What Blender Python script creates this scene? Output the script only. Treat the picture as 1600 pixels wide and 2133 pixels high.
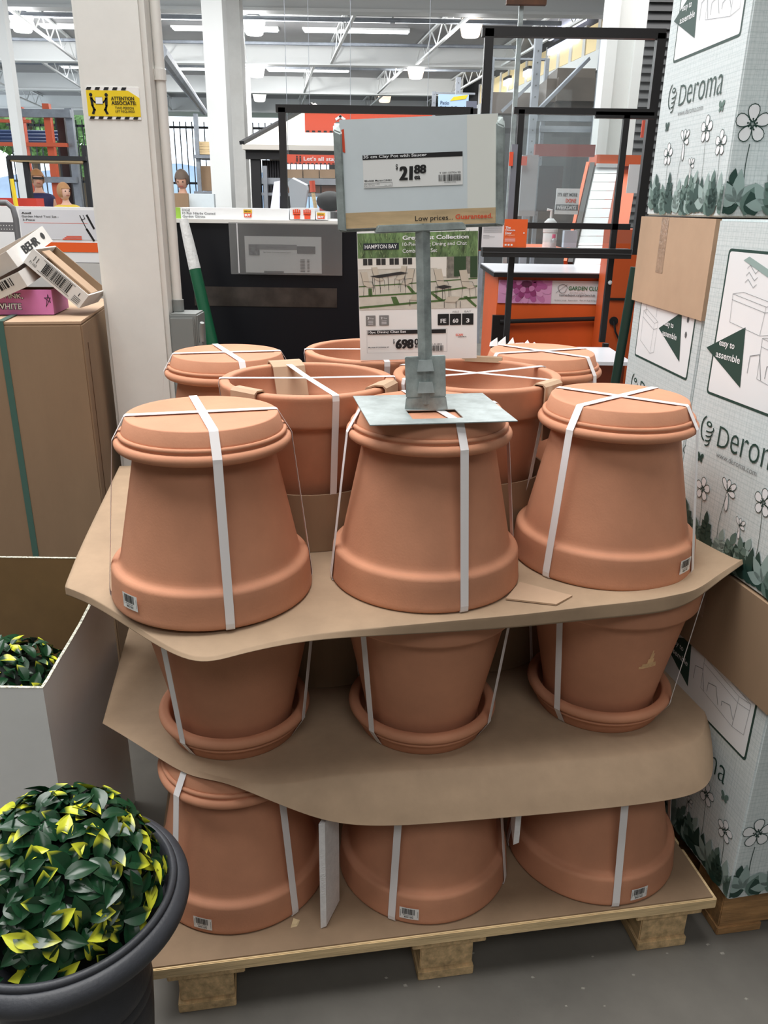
import bpy, bmesh, math, random
from mathutils import Vector, Matrix
for o in list(bpy.data.objects): bpy.data.objects.remove(o)
SC = bpy.context.scene
COL = SC.collection
R = math.radians
random.seed(7)

# ---------------------------------------------------------------- camera
F_PX, PITCH, ROLL, CAM_H = 1668.4, R(20.914), R(0.8456), 1.414
_c, _s = math.cos(ROLL), math.sin(ROLL)
_fw = Vector((0, math.cos(PITCH), -math.sin(PITCH)))
_dn = Vector((0, -math.sin(PITCH), -math.cos(PITCH)))
_rt = Vector((1, 0, 0))
_right = _c*_rt - _s*_dn
_down = _s*_rt + _c*_dn
cd = bpy.data.cameras.new('camera')
cd.sensor_fit = 'HORIZONTAL'; cd.sensor_width = 36.0; cd.lens = 36.0*F_PX/1600
cd.clip_start = 0.02; cd.clip_end = 600
cam = bpy.data.objects.new('camera', cd); COL.objects.link(cam)
m = Matrix((_right, -_down, -_fw)).transposed().to_4x4(); m.translation = (0, 0, CAM_H)
cam.matrix_world = m
SC.camera = cam

# ---------------------------------------------------------------- world, lights, exposure
W = bpy.data.worlds.new('sky'); SC.world = W; W.use_nodes = True
bg = W.node_tree.nodes['Background']
bg.inputs['Color'].default_value = (0.80, 0.90, 1.0, 1); bg.inputs['Strength'].default_value = 2.6
SC.view_settings.view_transform = 'Standard'; SC.view_settings.look = 'None'
SC.view_settings.exposure = 0.0; SC.view_settings.gamma = 1.0; SC.view_settings.use_curve_mapping = False
def area(name, loc, sx, sy, power, col=(1, 1, 1), rot=(0, 0, 0)):
    l = bpy.data.lights.new(name, 'AREA'); l.shape = 'RECTANGLE'; l.size = sx; l.size_y = sy
    l.energy = power; l.color = col
    o = bpy.data.objects.new(name, l); COL.objects.link(o); o.location = loc; o.rotation_euler = rot
    return o
area('skylight_panel', (-0.75, 1.3, 4.44), 2.6, 2.4, 205, (1.0, 0.985, 0.965))  # unseen overhead area lamps, added to brighten the pots and the yard
area('skylight_panel', (0.3, -2.2, 4.44), 4.0, 1.6, 80, (1.0, 0.985, 0.965))
area('skylight_panel', (-3.8, 3.0, 4.44), 2.0, 4.0, 170, (0.97, 0.985, 1.0))
area('skylight_panel', (0.5, 6.0, 4.44), 7.0, 2.0, 270, (1.0, 0.99, 0.97))
area('skylight_panel', (0.0, 9.0, 4.44), 12.0, 2.0, 400, (1.0, 1.0, 1.0))

# ---------------------------------------------------------------- helpers
def px(x, y, Y):
    """point at distance Y in front of the camera along the sight line measured in the photograph"""
    a, b = x-800, y-1066
    u, v = _c*a+_s*b, -_s*a+_c*b
    d = Vector((u, F_PX*math.cos(PITCH)-v*math.sin(PITCH), -F_PX*math.sin(PITCH)-v*math.cos(PITCH)))
    return d*(Y/d.y)+Vector((0, 0, CAM_H))
def lin(c):
    c /= 255.0
    return c/12.92 if c <= 0.04045 else ((c+0.055)/1.055)**2.4
def rgb(*c): return (lin(c[0]), lin(c[1]), lin(c[2]), 1.0)
MATS = {}
def mat(name, col, rough=0.6, metal=0.0, var=0.0, vscale=8.0, bump=0.0, bscale=200.0, emit=None, estr=1.0, spec=0.5, stretch=None, col2=None, coat=0.0):
    if name in MATS: return MATS[name]
    m = bpy.data.materials.new(name); m.use_nodes = True
    nt = m.node_tree; b = nt.nodes['Principled BSDF']
    c = rgb(*col)
    b.inputs['Base Color'].default_value = c
    b.inputs['Roughness'].default_value = rough; b.inputs['Metallic'].default_value = metal
    b.inputs['Specular IOR Level'].default_value = spec
    if coat: b.inputs['Coat Weight'].default_value = coat
    tc = None
    def coord():
        nonlocal tc
        if tc is None:
            t = nt.nodes.new('ShaderNodeTexCoord'); mp = nt.nodes.new('ShaderNodeMapping')
            nt.links.new(t.outputs['Object'], mp.inputs['Vector'])
            if stretch: mp.inputs['Scale'].default_value = stretch
            tc = mp
        return tc.outputs['Vector']
    if var:
        n = nt.nodes.new('ShaderNodeTexNoise'); n.inputs['Scale'].default_value = vscale
        n.inputs['Detail'].default_value = 5; n.inputs['Roughness'].default_value = 0.62
        nt.links.new(coord(), n.inputs['Vector'])
        rp = nt.nodes.new('ShaderNodeValToRGB')
        rp.color_ramp.elements[0].position = 0.3; rp.color_ramp.elements[1].position = 0.7
        d = col2 if col2 else tuple(max(0, x*(1-var)) for x in col)
        u = col if col2 else tuple(min(255, x*(1+var*0.6)) for x in col)
        rp.color_ramp.elements[0].color = rgb(*d); rp.color_ramp.elements[1].color = rgb(*u)
        nt.links.new(n.outputs['Fac'], rp.inputs['Fac']); nt.links.new(rp.outputs['Color'], b.inputs['Base Color'])
    if bump:
        n = nt.nodes.new('ShaderNodeTexNoise'); n.inputs['Scale'].default_value = bscale; n.inputs['Detail'].default_value = 3
        nt.links.new(coord(), n.inputs['Vector'])
        bp = nt.nodes.new('ShaderNodeBump'); bp.inputs['Strength'].default_value = bump; bp.inputs['Distance'].default_value = 0.002
        nt.links.new(n.outputs['Fac'], bp.inputs['Height']); nt.links.new(bp.outputs['Normal'], b.inputs['Normal'])
    if emit:
        b.inputs['Emission Color'].default_value = rgb(*emit); b.inputs['Emission Strength'].default_value = estr
    MATS[name] = m
    return m
def glass_mat(name, tint=(255, 255, 255), refl=0.06, rough=0.02, haze=0.0, hazecol=(230, 235, 240)):
    if name in MATS: return MATS[name]
    m = bpy.data.materials.new(name); m.use_nodes = True; nt = m.node_tree
    nt.nodes.remove(nt.nodes['Principled BSDF']); out = nt.nodes['Material Output']
    tr = nt.nodes.new('ShaderNodeBsdfTransparent'); tr.inputs['Color'].default_value = rgb(*tint)
    gl = nt.nodes.new('ShaderNodeBsdfGlossy'); gl.inputs['Roughness'].default_value = rough
    mx = nt.nodes.new('ShaderNodeMixShader'); mx.inputs['Fac'].default_value = refl
    nt.links.new(tr.outputs[0], mx.inputs[1]); nt.links.new(gl.outputs[0], mx.inputs[2])
    last = mx
    if haze:
        df = nt.nodes.new('ShaderNodeBsdfDiffuse'); df.inputs['Color'].default_value = rgb(*hazecol)
        m2 = nt.nodes.new('ShaderNodeMixShader'); m2.inputs['Fac'].default_value = haze
        nt.links.new(mx.outputs[0], m2.inputs[1]); nt.links.new(df.outputs[0], m2.inputs[2]); last = m2
    nt.links.new(last.outputs[0], out.inputs['Surface'])
    MATS[name] = m
    return m
XF = {}
def tag(o, label=None, cat=None, group=None, kind=None):
    if label: o['label'] = label
    if cat: o['category'] = cat
    if group: o['group'] = group
    if kind: o['kind'] = kind
    return o
def thing(name, label, cat, loc=(0, 0, 0), rotz=0.0, group=None, kind=None, mtx=None):
    o = bpy.data.objects.new(name, None); COL.objects.link(o); o.empty_display_size = 0.05
    M = mtx if mtx is not None else Matrix.Translation(Vector(loc)) @ Matrix.Rotation(rotz, 4, 'Z')
    o.matrix_world = M; XF[o.name] = M
    return tag(o, label, cat, group, kind)
class MB:
    def __init__(s): s.v = []; s.f = []
    def add(s, vs, fs):
        k = len(s.v); s.v += [Vector(p) for p in vs]; s.f += [[i+k for i in f] for f in fs]; return s
    def box(s, a, b):
        x0, y0, z0 = a; x1, y1, z1 = b
        return s.hexa([(x0, y0, z0), (x1, y0, z0), (x1, y1, z0), (x0, y1, z0)], [(x0, y0, z1), (x1, y0, z1), (x1, y1, z1), (x0, y1, z1)])
    def hexa(s, lo, hi):
        n = len(lo)
        return s.add(list(lo)+list(hi), [list(range(n))[::-1], [n+i for i in range(n)]]+[[i, (i+1) % n, n+(i+1) % n, n+i] for i in range(n)])
    def obox(s, O, ax, ay, az):
        O, ax, ay, az = map(Vector, (O, ax, ay, az))
        return s.hexa([O, O+ax, O+ax+ay, O+ay], [O+az, O+ax+az, O+ax+ay+az, O+ay+az])
    def bar(s, p, q, w, h=None, up=(0, 0, 1)):
        p, q = Vector(p), Vector(q); h = h or w; d = (q-p).normalized(); up = Vector(up)
        if abs(d.dot(up)) > 0.98: up = Vector((0, 1, 0))
        a = d.cross(up).normalized()*w/2; b = a.cross(d).normalized()*h/2
        return s.hexa([p-a-b, p+a-b, p+a+b, p-a+b], [q-a-b, q+a-b, q+a+b, q-a+b])
    def tube(s, pts, r, n=10, cap=True):
        pts = [Vector(p) for p in pts]; k = len(s.v); rr = r if isinstance(r, (list, tuple)) else [r]*len(pts)
        a = None
        for i, p in enumerate(pts):
            d = (pts[min(i+1, len(pts)-1)]-pts[max(i-1, 0)]).normalized()
            if a is None:
                a = d.orthogonal().normalized()
            a = (a-d*a.dot(d)).normalized(); b = d.cross(a)
            for j in range(n):
                t = 2*math.pi*j/n; s.v.append(p+(a*math.cos(t)+b*math.sin(t))*rr[i])
        for i in range(len(pts)-1):
            for j in range(n):
                s.f.append([k+i*n+j, k+i*n+(j+1) % n, k+(i+1)*n+(j+1) % n, k+(i+1)*n+j])
        if cap:
            s.f.append([k+j for j in range(n)][::-1]); s.f.append([k+(len(pts)-1)*n+j for j in range(n)])
        return s
    def lathe(s, prof, n=48, o=(0, 0, 0), closed=False):
        k = len(s.v); o = Vector(o); m_ = len(prof)
        for r, z in prof:
            for j in range(n):
                t = 2*math.pi*j/n; s.v.append(o+Vector((r*math.cos(t), r*math.sin(t), z)))
        for i in range(m_ if closed else m_-1):
            i2 = (i+1) % m_
            for j in range(n):
                s.f.append([k+i*n+j, k+i*n+(j+1) % n, k+i2*n+(j+1) % n, k+i2*n+j])
        return s
    def ball(s, c, r, n=12, m_=8, sc=(1, 1, 1)):
        k = len(s.v); c = Vector(c)
        for i in range(m_+1):
            p = math.pi*i/m_
            for j in range(n):
                t = 2*math.pi*j/n
                s.v.append(c+Vector((r*math.sin(p)*math.cos(t)*sc[0], r*math.sin(p)*math.sin(t)*sc[1], r*math.cos(p)*sc[2])))
        for i in range(m_):
            for j in range(n):
                s.f.append([k+i*n+j, k+(i+1)*n+j, k+(i+1)*n+(j+1) % n, k+i*n+(j+1) % n])
        return s
    def quad(s, a, b, c, d): return s.add([a, b, c, d], [[0, 1, 2, 3]])
    def build(s, name, material, parent=None, smooth=False, world=False, bevel=0.0, kind=None, label=None):
        me = bpy.data.meshes.new(name)
        vs = s.v
        if world and parent is not None:
            root = parent
            while root.parent is not None: root = root.parent
            I = XF[root.name].inverted(); vs = [I @ v for v in vs]
        me.from_pydata([tuple(v) for v in vs], [], s.f); me.update()
        if bevel or True:
            bm = bmesh.new(); bm.from_mesh(me)
            bmesh.ops.recalc_face_normals(bm, faces=bm.faces)
            if bevel: bmesh.ops.bevel(bm, geom=[e for e in bm.edges], offset=bevel, segments=2, affect='EDGES', clamp_overlap=True)
            bm.to_mesh(me); bm.free()
        me.materials.append(material)
        if smooth:
            for p in me.polygons: p.use_smooth = True
            me.set_sharp_from_angle(angle=R(52))
        return link(name, me, parent, kind, label)
def link(name, me, parent=None, kind=None, label=None):
    o = bpy.data.objects.new(name, me); COL.objects.link(o)
    if parent is not None: o.parent = parent
    if kind: o['kind'] = kind
    if label: o['label'] = label
    return o
def single(name, mb, material, label, cat, group=None, kind=None, base=None, **kw):
    """a thing that is one mesh: origin at its base"""
    vs = mb.v
    if base is None:
        base = Vector((sum(v.x for v in vs)/len(vs), sum(v.y for v in vs)/len(vs), min(v.z for v in vs)))
    base = Vector(base); mb.v = [v-base for v in vs]
    o = mb.build(name, material, **kw); o.location = base; XF[o.name] = Matrix.Translation(base)
    return tag(o, label, cat, group, kind)
def struct(name, mb, material, **kw):
    o = mb.build(name, material, **kw); o['kind'] = 'structure'; XF[o.name] = Matrix.Identity(4); return o
def copy_tree(o, parent=None):
    c = o.copy(); COL.objects.link(c)
    if parent is not None: c.parent = parent
    for ch in list(o.children): copy_tree(ch, c)
    return c
# text: flattened font outlines, normalised to their own box
TXT = {}
def text_geo(st, bold):
    k = (st, bold)
    if k not in TXT:
        cu = bpy.data.curves.new('t', 'FONT'); cu.body = st; cu.resolution_u = 3; cu.offset = bold; cu.fill_mode = 'FRONT'
        cu.space_line = 0.95
        ob = bpy.data.objects.new('t', cu); me = bpy.data.meshes.new_from_object(ob)
        v = [tuple(p.co) for p in me.vertices]; f = [list(p.vertices) for p in me.polygons]
        bpy.data.objects.remove(ob); bpy.data.curves.remove(cu); bpy.data.meshes.remove(me)
        x0 = min(p[0] for p in v); x1 = max(p[0] for p in v); y0 = min(p[1] for p in v); y1 = max(p[1] for p in v)
        TXT[k] = ([((p[0]-x0), (p[1]-y0)) for p in v], f, x1-x0, y1-y0)
    return TXT[k]
class Decal:
    """flat print on a face: origin O, right r, up u, both unit vectors in the space of the parent"""
    EPS = 0.0004
    def __init__(s, parent, O, r, u, world=False):
        s.EPS = 0.00026 if not world else max(0.00026, 0.00014*Vector(O).y*(1 if Vector(O).y < 4 else 2))
        s.p = parent; s.O = Vector(O); s.r = Vector(r).normalized(); s.u = Vector(u).normalized(); s.n = s.r.cross(s.u); s.d = {}; s.world = world
    def pt(s, x, y, lay): return s.O+s.r*x+s.u*y+s.n*(s.EPS*lay)
    def mb(s, name, m): return s.d.setdefault((name, m.name), (MB(), m))[0]
    def poly(s, name, m, pts, lay=1):
        s.mb(name, m).add([s.pt(x, y, lay) for x, y in pts], [list(range(len(pts)))]); return s
    def rect(s, name, m, x0, y0, x1, y1, lay=1): return s.poly(name, m, [(x0, y0), (x1, y0), (x1, y1), (x0, y1)], lay)
    def rrect(s, name, m, x0, y0, x1, y1, r, lay=1):
        pts = []
        for cx, cy, a in ((x1-r, y0+r, -90), (x1-r, y1-r, 0), (x0+r, y1-r, 90), (x0+r, y0+r, 180)):
            for k in range(5): t = R(a+22.5*k); pts.append((cx+r*math.cos(t), cy+r*math.sin(t)))
        return s.poly(name, m, pts, lay)
    def disc(s, name, m, cx, cy, rx, ry=None, lay=1, n=18, rot=0.0):
        ry = ry or rx; c, q = math.cos(rot), math.sin(rot)
        return s.poly(name, m, [(cx+rx*math.cos(t)*c-ry*math.sin(t)*q, cy+rx*math.cos(t)*q+ry*math.sin(t)*c) for t in [2*math.pi*k/n for k in range(n)]], lay)
    def line(s, name, m, pts, w, lay=2, close=False):
        if close: pts = list(pts)+[pts[0]]
        b = s.mb(name, m)
        for (x0, y0), (x1, y1) in zip(pts[:-1], pts[1:]):
            L = math.hypot(x1-x0, y1-y0)
            if L < 1e-7: continue
            dx, dy = (x1-x0)/L*w/2, (y1-y0)/L*w/2
            b.add([s.pt(x0-dx-dy, y0-dy+dx, lay), s.pt(x0-dx+dy, y0-dy-dx, lay), s.pt(x1+dx+dy, y1+dy-dx, lay), s.pt(x1+dx-dy, y1+dy+dx, lay)], [[0, 1, 2, 3]])
        return s
    def bars(s, name, m, x0, y0, x1, y1, n=28, lay=2, seed=1):
        rn = random.Random(seed); w = (x1-x0)/n; x = x0
        while x < x1-w*0.5:
            k = rn.choice((0.4, 0.6, 1.0, 1.4)); 
            s.rect(name, m, x, y0, min(x+w*k, x1), y1, lay); x += w*k+w*rn.choice((0.5, 0.7, 1.1))
        return s
    def text(s, st, x, y, w, m, h=None, lay=2, bold=0.0, name='lettering', skew=0.0, lean=0.0):
        ex = max(0.0, bold-0.02); v, f, tw, th = text_geo(st, min(bold, 0.02)); kx = w/(tw+2*ex); ky = h/th if h else kx
        b = s.mb(name, m)
        for i_, sh in enumerate((-ex, 0, ex) if ex else (0,)):        # heavy type: the strokes are widened sideways
            b.add([s.pt(x+(a+ex+sh)*kx+c*ky*skew, y+c*ky+a*kx*lean, lay+0.3*i_) for a, c in v], f)
        return s
    def build(s):
        out = []
        for (nm, _), (b, m) in s.d.items():
            me = bpy.data.meshes.new(nm); vs = b.v
            if s.world:
                root = s.p
                while root.parent is not None: root = root.parent
                I = XF[root.name].inverted(); vs = [I @ v for v in vs]
            me.from_pydata([tuple(v) for v in vs], [], b.f); me.update(); me.materials.append(m)
            out.append(link(nm, me, s.p, 'stuff' if nm.split('_')[0] in ('print', 'picture', 'barcode', 'grass', 'warranty', 'lettering', 'fine') else None))
        s.d = {}
        return out
# ---------------------------------------------------------------- materials
def terracotta():
    m = mat('terracotta', (200, 141, 110), 0.72, var=0.07, vscale=5, bump=0.12, bscale=260, spec=0.32)
    nt = m.node_tree; b = nt.nodes['Principled BSDF']; rp = [n for n in nt.nodes if n.type == 'VALTORGB'][0]
    # pale chalky scuffs of the fired clay
    tcn = [n for n in nt.nodes if n.type == 'MAPPING'][0]
    n = nt.nodes.new('ShaderNodeTexNoise'); n.inputs['Scale'].default_value = 17; n.inputs['Detail'].default_value = 8; n.inputs['Roughness'].default_value = 0.75
    nt.links.new(tcn.outputs[0], n.inputs['Vector'])
    r2 = nt.nodes.new('ShaderNodeValToRGB'); r2.color_ramp.elements[0].position = 0.70; r2.color_ramp.elements[1].position = 0.80
    r2.color_ramp.elements[1].color = (0.55, 0.55, 0.55, 1)
    nt.links.new(n.outputs['Fac'], r2.inputs['Fac'])
    mx = nt.nodes.new('ShaderNodeMixRGB'); mx.inputs['Color2'].default_value = rgb(222, 170, 138)
    nt.links.new(r2.outputs['Color'], mx.inputs['Fac']); nt.links.new(rp.outputs['Color'], mx.inputs['Color1'])
    nt.links.new(mx.outputs['Color'], b.inputs['Base Color'])
    return m
TERRA = terracotta()
STRAP = mat('white_strap', (236, 232, 232), 0.42, spec=0.5)
KRAFT = mat('kraft_paper', (168, 144, 119), 0.75, var=0.05, vscale=14, bump=0.25, bscale=40, spec=0.25)
KRAFT2 = mat('kraft_sheet', (150, 126, 102), 0.78, var=0.07, vscale=9, bump=0.2, bscale=60, spec=0.2)
CARD = mat('cardboard', (152, 127, 102), 0.8, var=0.05, vscale=6, bump=0.15, bscale=120, spec=0.2, stretch=(1, 1, 0.25))
CARD_L = mat('cardboard_light', (188, 160, 134), 0.8, var=0.04, vscale=6, spec=0.2)
CARD_D = mat('cardboard_edge', (96, 70, 48), 0.9)
PINE = mat('pine', (230, 202, 156), 0.7, var=0.16, vscale=7, bump=0.4, bscale=40, stretch=(0.6, 9, 9), spec=0.25)
PINE_D = mat('pine_block', (212, 182, 138), 0.8, var=0.22, vscale=9, bump=0.5, bscale=60, stretch=(6, 1, 6), spec=0.2)
FOAM = mat('polystyrene', (238, 236, 236), 0.8, var=0.04, vscale=80, bump=0.5, bscale=300)
GALV = mat('galvanised_steel', (172, 182, 182), 0.42, metal=0.45, var=0.16, vscale=18, bump=0.1, bscale=60)
GALV_D = mat('galvanised_steel_aged', (158, 169, 168), 0.48, metal=0.35, var=0.22, vscale=26)
WHITE = mat('white_card', (240, 242, 241), 0.6)
BLUEW = mat('bluish_card', (220, 231, 236), 0.6, var=0.02, vscale=10)
INK = mat('black_ink', (18, 18, 20), 0.6)
INKG = mat('grey_ink', (96, 98, 100), 0.7)
ORANGE = mat('store_orange', (232, 98, 42), 0.45)
ORINK = mat('orange_ink', (228, 84, 52), 0.6)
LABEL = mat('label_white', (240, 240, 238), 0.5)
GRNBOX = mat('print_dark_green', (34, 66, 58), 0.55)
GRN2 = mat('print_mid_green', (96, 122, 114), 0.6)
GRN3 = mat('print_pale_green', (150, 172, 168), 0.6)
PWHITE = mat('print_white', (236, 238, 240), 0.55)
PLINE = mat('print_line_grey', (120, 126, 130), 0.6)
def linen():
    m = bpy.data.materials.new('printed_linen_board'); m.use_nodes = True; nt = m.node_tree; b = nt.nodes['Principled BSDF']
    b.inputs['Roughness'].default_value = 0.5
    t = nt.nodes.new('ShaderNodeTexCoord'); sp = nt.nodes.new('ShaderNodeSeparateXYZ'); nt.links.new(t.outputs['Object'], sp.inputs[0])
    ad = nt.nodes.new('ShaderNodeMath'); ad.operation = 'ADD'; nt.links.new(sp.outputs[0], ad.inputs[0]); nt.links.new(sp.outputs[1], ad.inputs[1])
    prev = None
    for k, (bw, rh, flip, off) in enumerate(((0.034, 0.0085, 0, 0.37), (0.030, 0.0078, 1, 0.43), (0.06, 0.015, 0, 0.21), (0.052, 0.0135, 1, 0.3))):
        cb = nt.nodes.new('ShaderNodeCombineXYZ')
        nt.links.new(ad.outputs[0], cb.inputs[1 if flip else 0]); nt.links.new(sp.outputs[2], cb.inputs[0 if flip else 1])
        br = nt.nodes.new('ShaderNodeTexBrick'); nt.links.new(cb.outputs[0], br.inputs['Vector'])
        br.inputs['Scale'].default_value = 1.0; br.inputs['Brick Width'].default_value = bw; br.inputs['Row Height'].default_value = rh
        br.inputs['Mortar Size'].default_value = 0.0010; br.inputs['Mortar Smooth'].default_value = 0.4; br.offset = off; br.squash = 1.0 + 0.4*k; br.squash_frequency = 3
        br.inputs['Color1'].default_value = (1, 1, 1, 1); br.inputs['Color2'].default_value = (0.97, 0.97, 0.97, 1); br.inputs['Mortar'].default_value = (0.86, 0.885, 0.885, 1)
        if prev is None: prev = br.outputs['Color']
        else:
            mx = nt.nodes.new('ShaderNodeMixRGB'); mx.blend_type = 'MULTIPLY'; mx.inputs['Fac'].default_value = 0.75
            nt.links.new(prev, mx.inputs['Color1']); nt.links.new(br.outputs['Color'], mx.inputs['Color2']); prev = mx.outputs['Color']
    mx = nt.nodes.new('ShaderNodeMixRGB'); mx.blend_type = 'MULTIPLY'; mx.inputs['Fac'].default_value = 1.0
    mx.inputs['Color2'].default_value = rgb(218, 227, 228); nt.links.new(prev, mx.inputs['Color1']); nt.links.new(mx.outputs['Color'], b.inputs['Base Color'])
    MATS['printed_linen_board'] = m
    return m
LINEN = linen()
def concrete():
    m = mat('concrete_floor', (108, 105, 99), 0.62, var=0.16, vscale=2.2, bump=0.15, bscale=90, spec=0.35)
    return m
FLOOR = concrete()
WPAINT = mat('white_paint', (228, 227, 222), 0.5, var=0.03, vscale=5, bump=0.1, bscale=60)
GPAINT = mat('grey_white_paint', (196, 196, 194), 0.6, var=0.04, vscale=1.5)
BLACKF = mat('black_frame', (28, 27, 28), 0.45)

# ---------------------------------------------------------------- floor, roof, walls
struct('floor', MB().box((-14, -5, -0.1), (9, 34, 0)), FLOOR)
DECK = mat('roof_deck', (172, 172, 172), 0.6, var=0.05, vscale=1.0)
struct('ceiling', MB().box((-14, -5, 4.5), (9, 34, 4.62)), DECK)
struct('wall_rear', MB().box((-14, -5.15, 0), (9, -5, 4.5)), mat('rear_wall', (140, 138, 132), 0.7))  # unseen wall behind the camera, put in to block low sky light
struct('wall_left', MB().box((-3.5, -5, 0), (-3.3, 4.6, 2.3)), mat('rack_backing', (92, 84, 76), 0.8))  # unseen low screen, added to cut side light near the floor
RWD = Vector((-0.147, 0.989, 0)).normalized(); RWA = Vector((3.7, 13.5, 0)); RWN = Vector((-RWD.y, RWD.x, 0))   # right wall line, normal into the room
def rw(s_, z, out=0.0): return RWA+RWD*s_+RWN*out+Vector((0, 0, z))
def wallpt(x, y):
    d = px(x, y, 1.0)-Vector((0, 0, CAM_H)); t = RWN.dot(RWA-Vector((0, 0, CAM_H)))/RWN.dot(d); P_ = d*t+Vector((0, 0, CAM_H)); return (P_-RWA).dot(RWD), P_.z
DMESH = mat('dark_wall', (58, 57, 57), 0.75, var=0.15, vscale=1.2)
struct('wall_right', MB().obox(rw(-19, 0), RWD*40, -RWN*0.15, Vector((0, 0, 4.5))), DMESH)
# ---------------------------------------------------------------- pallet frame
PA = Vector((-0.415, 1.039, 0)); EX = Vector((0.9866, 0.1633, 0)); EY = Vector((-0.1633, 0.9866, 0)); PANG = math.atan2(0.1633, 0.9866)
def PL(lx, ly, z): return PA+EX*lx+EY*ly+Vector((0, 0, z))
PZ = 0.136
pal = thing('wooden_pallet', 'raw pine pallet under the stacked terracotta pots', 'pallet', PA, PANG)
for k, y0 in enumerate((0.0, 0.152, 0.304, 0.456, 0.608, 0.760, 0.905)):
    wd = 0.135 if k < 6 else 0.095
    MB().box((0, y0, 0.109), (1.106, y0+wd, 0.133)).build('deck_board', PINE, pal, bevel=0.0015)
for k, (x0, x1) in enumerate(((0.045, 0.165), (0.50, 0.625), (0.955, 1.075))):
    MB().box((x0-0.01, 0.010, 0.088), (x1+0.01, 0.99, 0.1085)).build('stringer', PINE_D, pal, bevel=0.0015)
    for j, y0 in enumerate((0.02, 0.44, 0.86)):
        MB().box((x0+0.008, y0, 0.0225), (x1-0.012+0.004*j, y0+0.13, 0.0875)).build('block', PINE_D, pal, bevel=0.002)
    MB().box((x0+0.004, 0.014, 0.0), (x1-0.010, 0.99, 0.022)).build('base_board', PINE_D, pal, bevel=0.0015)
# cardboard sheet on the pallet with pressed ring marks
sh = MB()
for (a, b_) in (((0.0, 0.004, 0.1332), (1.098, 0.996, 0.1362)),):
    sh.box(a, b_)
o = sh.build('cardboard_sheet', KRAFT2); o.location = PA; o.rotation_euler = (0, 0, PANG)
tag(o, 'flat brown cardboard sheet on the pallet beneath the lowest pots', 'cardboard')

# ---------------------------------------------------------------- clay pots
HU, RS, RR = 0.3155, 0.1456, 0.175
def arc(cx, cz, r, a0, a1, n=5, sz=1.0): return [(cx+r*math.cos(R(a0+(a1-a0)*k/n)), cz+sz*r*math.sin(R(a0+(a1-a0)*k/n))) for k in range(n+1)]
HP = 0.3035
pot_prof = ([(0.0, 0.0), (0.100, 0.0)]+arc(0.1045, 0.006, 0.006, -90, -10)+[(0.1130, 0.03), (0.1225, 0.08), (0.1370, 0.15), (0.1525, 0.225)]
            + [(0.1540, 0.2320), (0.1560, 0.2360), (0.1590, 0.2385)]+arc(0.1615, 0.2480, 0.0092, -75, -5, 5)+[(0.1718, 0.262), (0.1730, 0.278), (0.1742, 0.292)]
            + arc(0.1690, 0.2975, 0.006, 0, 90, 4)+[(0.163, 0.3035)]+arc(0.1590, 0.2985, 0.005, 90, 180, 3)+[(0.154, 0.28), (0.1520, 0.254), (0.144, 0.243), (0.140, 0.232), (0.110, 0.06)]+arc(0.096, 0.026, 0.010, 0, -90, 3)+[(0.0, 0.016)])
ps = MB().lathe(pot_prof, 96)
mb_pot = ps.build('pot_body', TERRA, smooth=True); POT_ME = mb_pot.data; bpy.data.objects.remove(mb_pot)
sau_prof = ([(0.0, 0.001), (0.1065, 0.001), (0.1085, 0.0), (0.1215, 0.0)]+arc(0.1220, 0.0030, 0.0030, -90, -30, 3)+[(0.1315, 0.0215), (0.1322, 0.0235), (0.1322, 0.0250)]
            + arc(0.1338, 0.0285, 0.0045, -70, 50, 5)+[(0.1362, 0.0330), (0.1362, 0.0345)]+arc(0.1362, 0.0430, 0.0094, -65, 95, 9)
            + arc(0.1310, 0.0455, 0.0065, 90, 175, 4)+[(0.1235, 0.036), (0.119, 0.020), (0.113, 0.0118), (0.0, 0.0118)])
ss = MB().lathe(sau_prof, 96)
mb_s = ss.build('saucer', TERRA, smooth=True); SAU_ME = mb_s.data; bpy.data.objects.remove(mb_s)
def strap_mesh(inverted, w):
    """a loop of packing tape over the unit in the local xz plane"""
    e = 0.0012
    if inverted: half = [(0.100, 0.0006), (0.1752, 0.0012), (0.1765, 0.004), (0.1768, 0.012), (RS+0.0015, HU-0.046), (RS+0.0010, HU-0.039), (0.1242, HU-0.0006), (0.1215, HU+e), (0.0, HU+e)]
    else: half = [(0.0, -0.0004), (0.1215, -0.0004), (0.1250, 0.002), (RS+0.001, 0.039), (RS+0.0012, 0.047), (0.1762, HU-0.010), (0.1745, HU+0.0004), (0.171, HU+e), (0.163, HU+e), (0.0, HU-0.0005)]
    if inverted: path = half+[(-x, z) for x, z in half[::-1][1:]]
    else: path = half+[(-x, z) for x, z in half[::-1][1:]]
    b = MB(); n = len(path); t = 0.0006
    for sgn in (0, 1):
        for (x, z) in path:
            k = 1+(t/0.15)*sgn; zz = z+(t if (sgn and z > HU*0.9) else 0)
            b.v += [Vector((x*k, -w/2, zz)), Vector((x*k, w/2, zz))]
    for i in range(n-1):
        a = 2*i
        b.f.append([a, a+1, a+3, a+2]); c = a+2*n; b.f.append([c, c+2, c+3, c+1])
        b.f.append([a, a+2, c+2, c]); b.f.append([a+1, c+1, c+3, a+3])
    o_ = b.build('strap', STRAP); me = o_.data; bpy.data.objects.remove(o_); return me
ST_ME = {True: strap_mesh(True, 0.0145), False: strap_mesh(False, 0.0130)}
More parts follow.
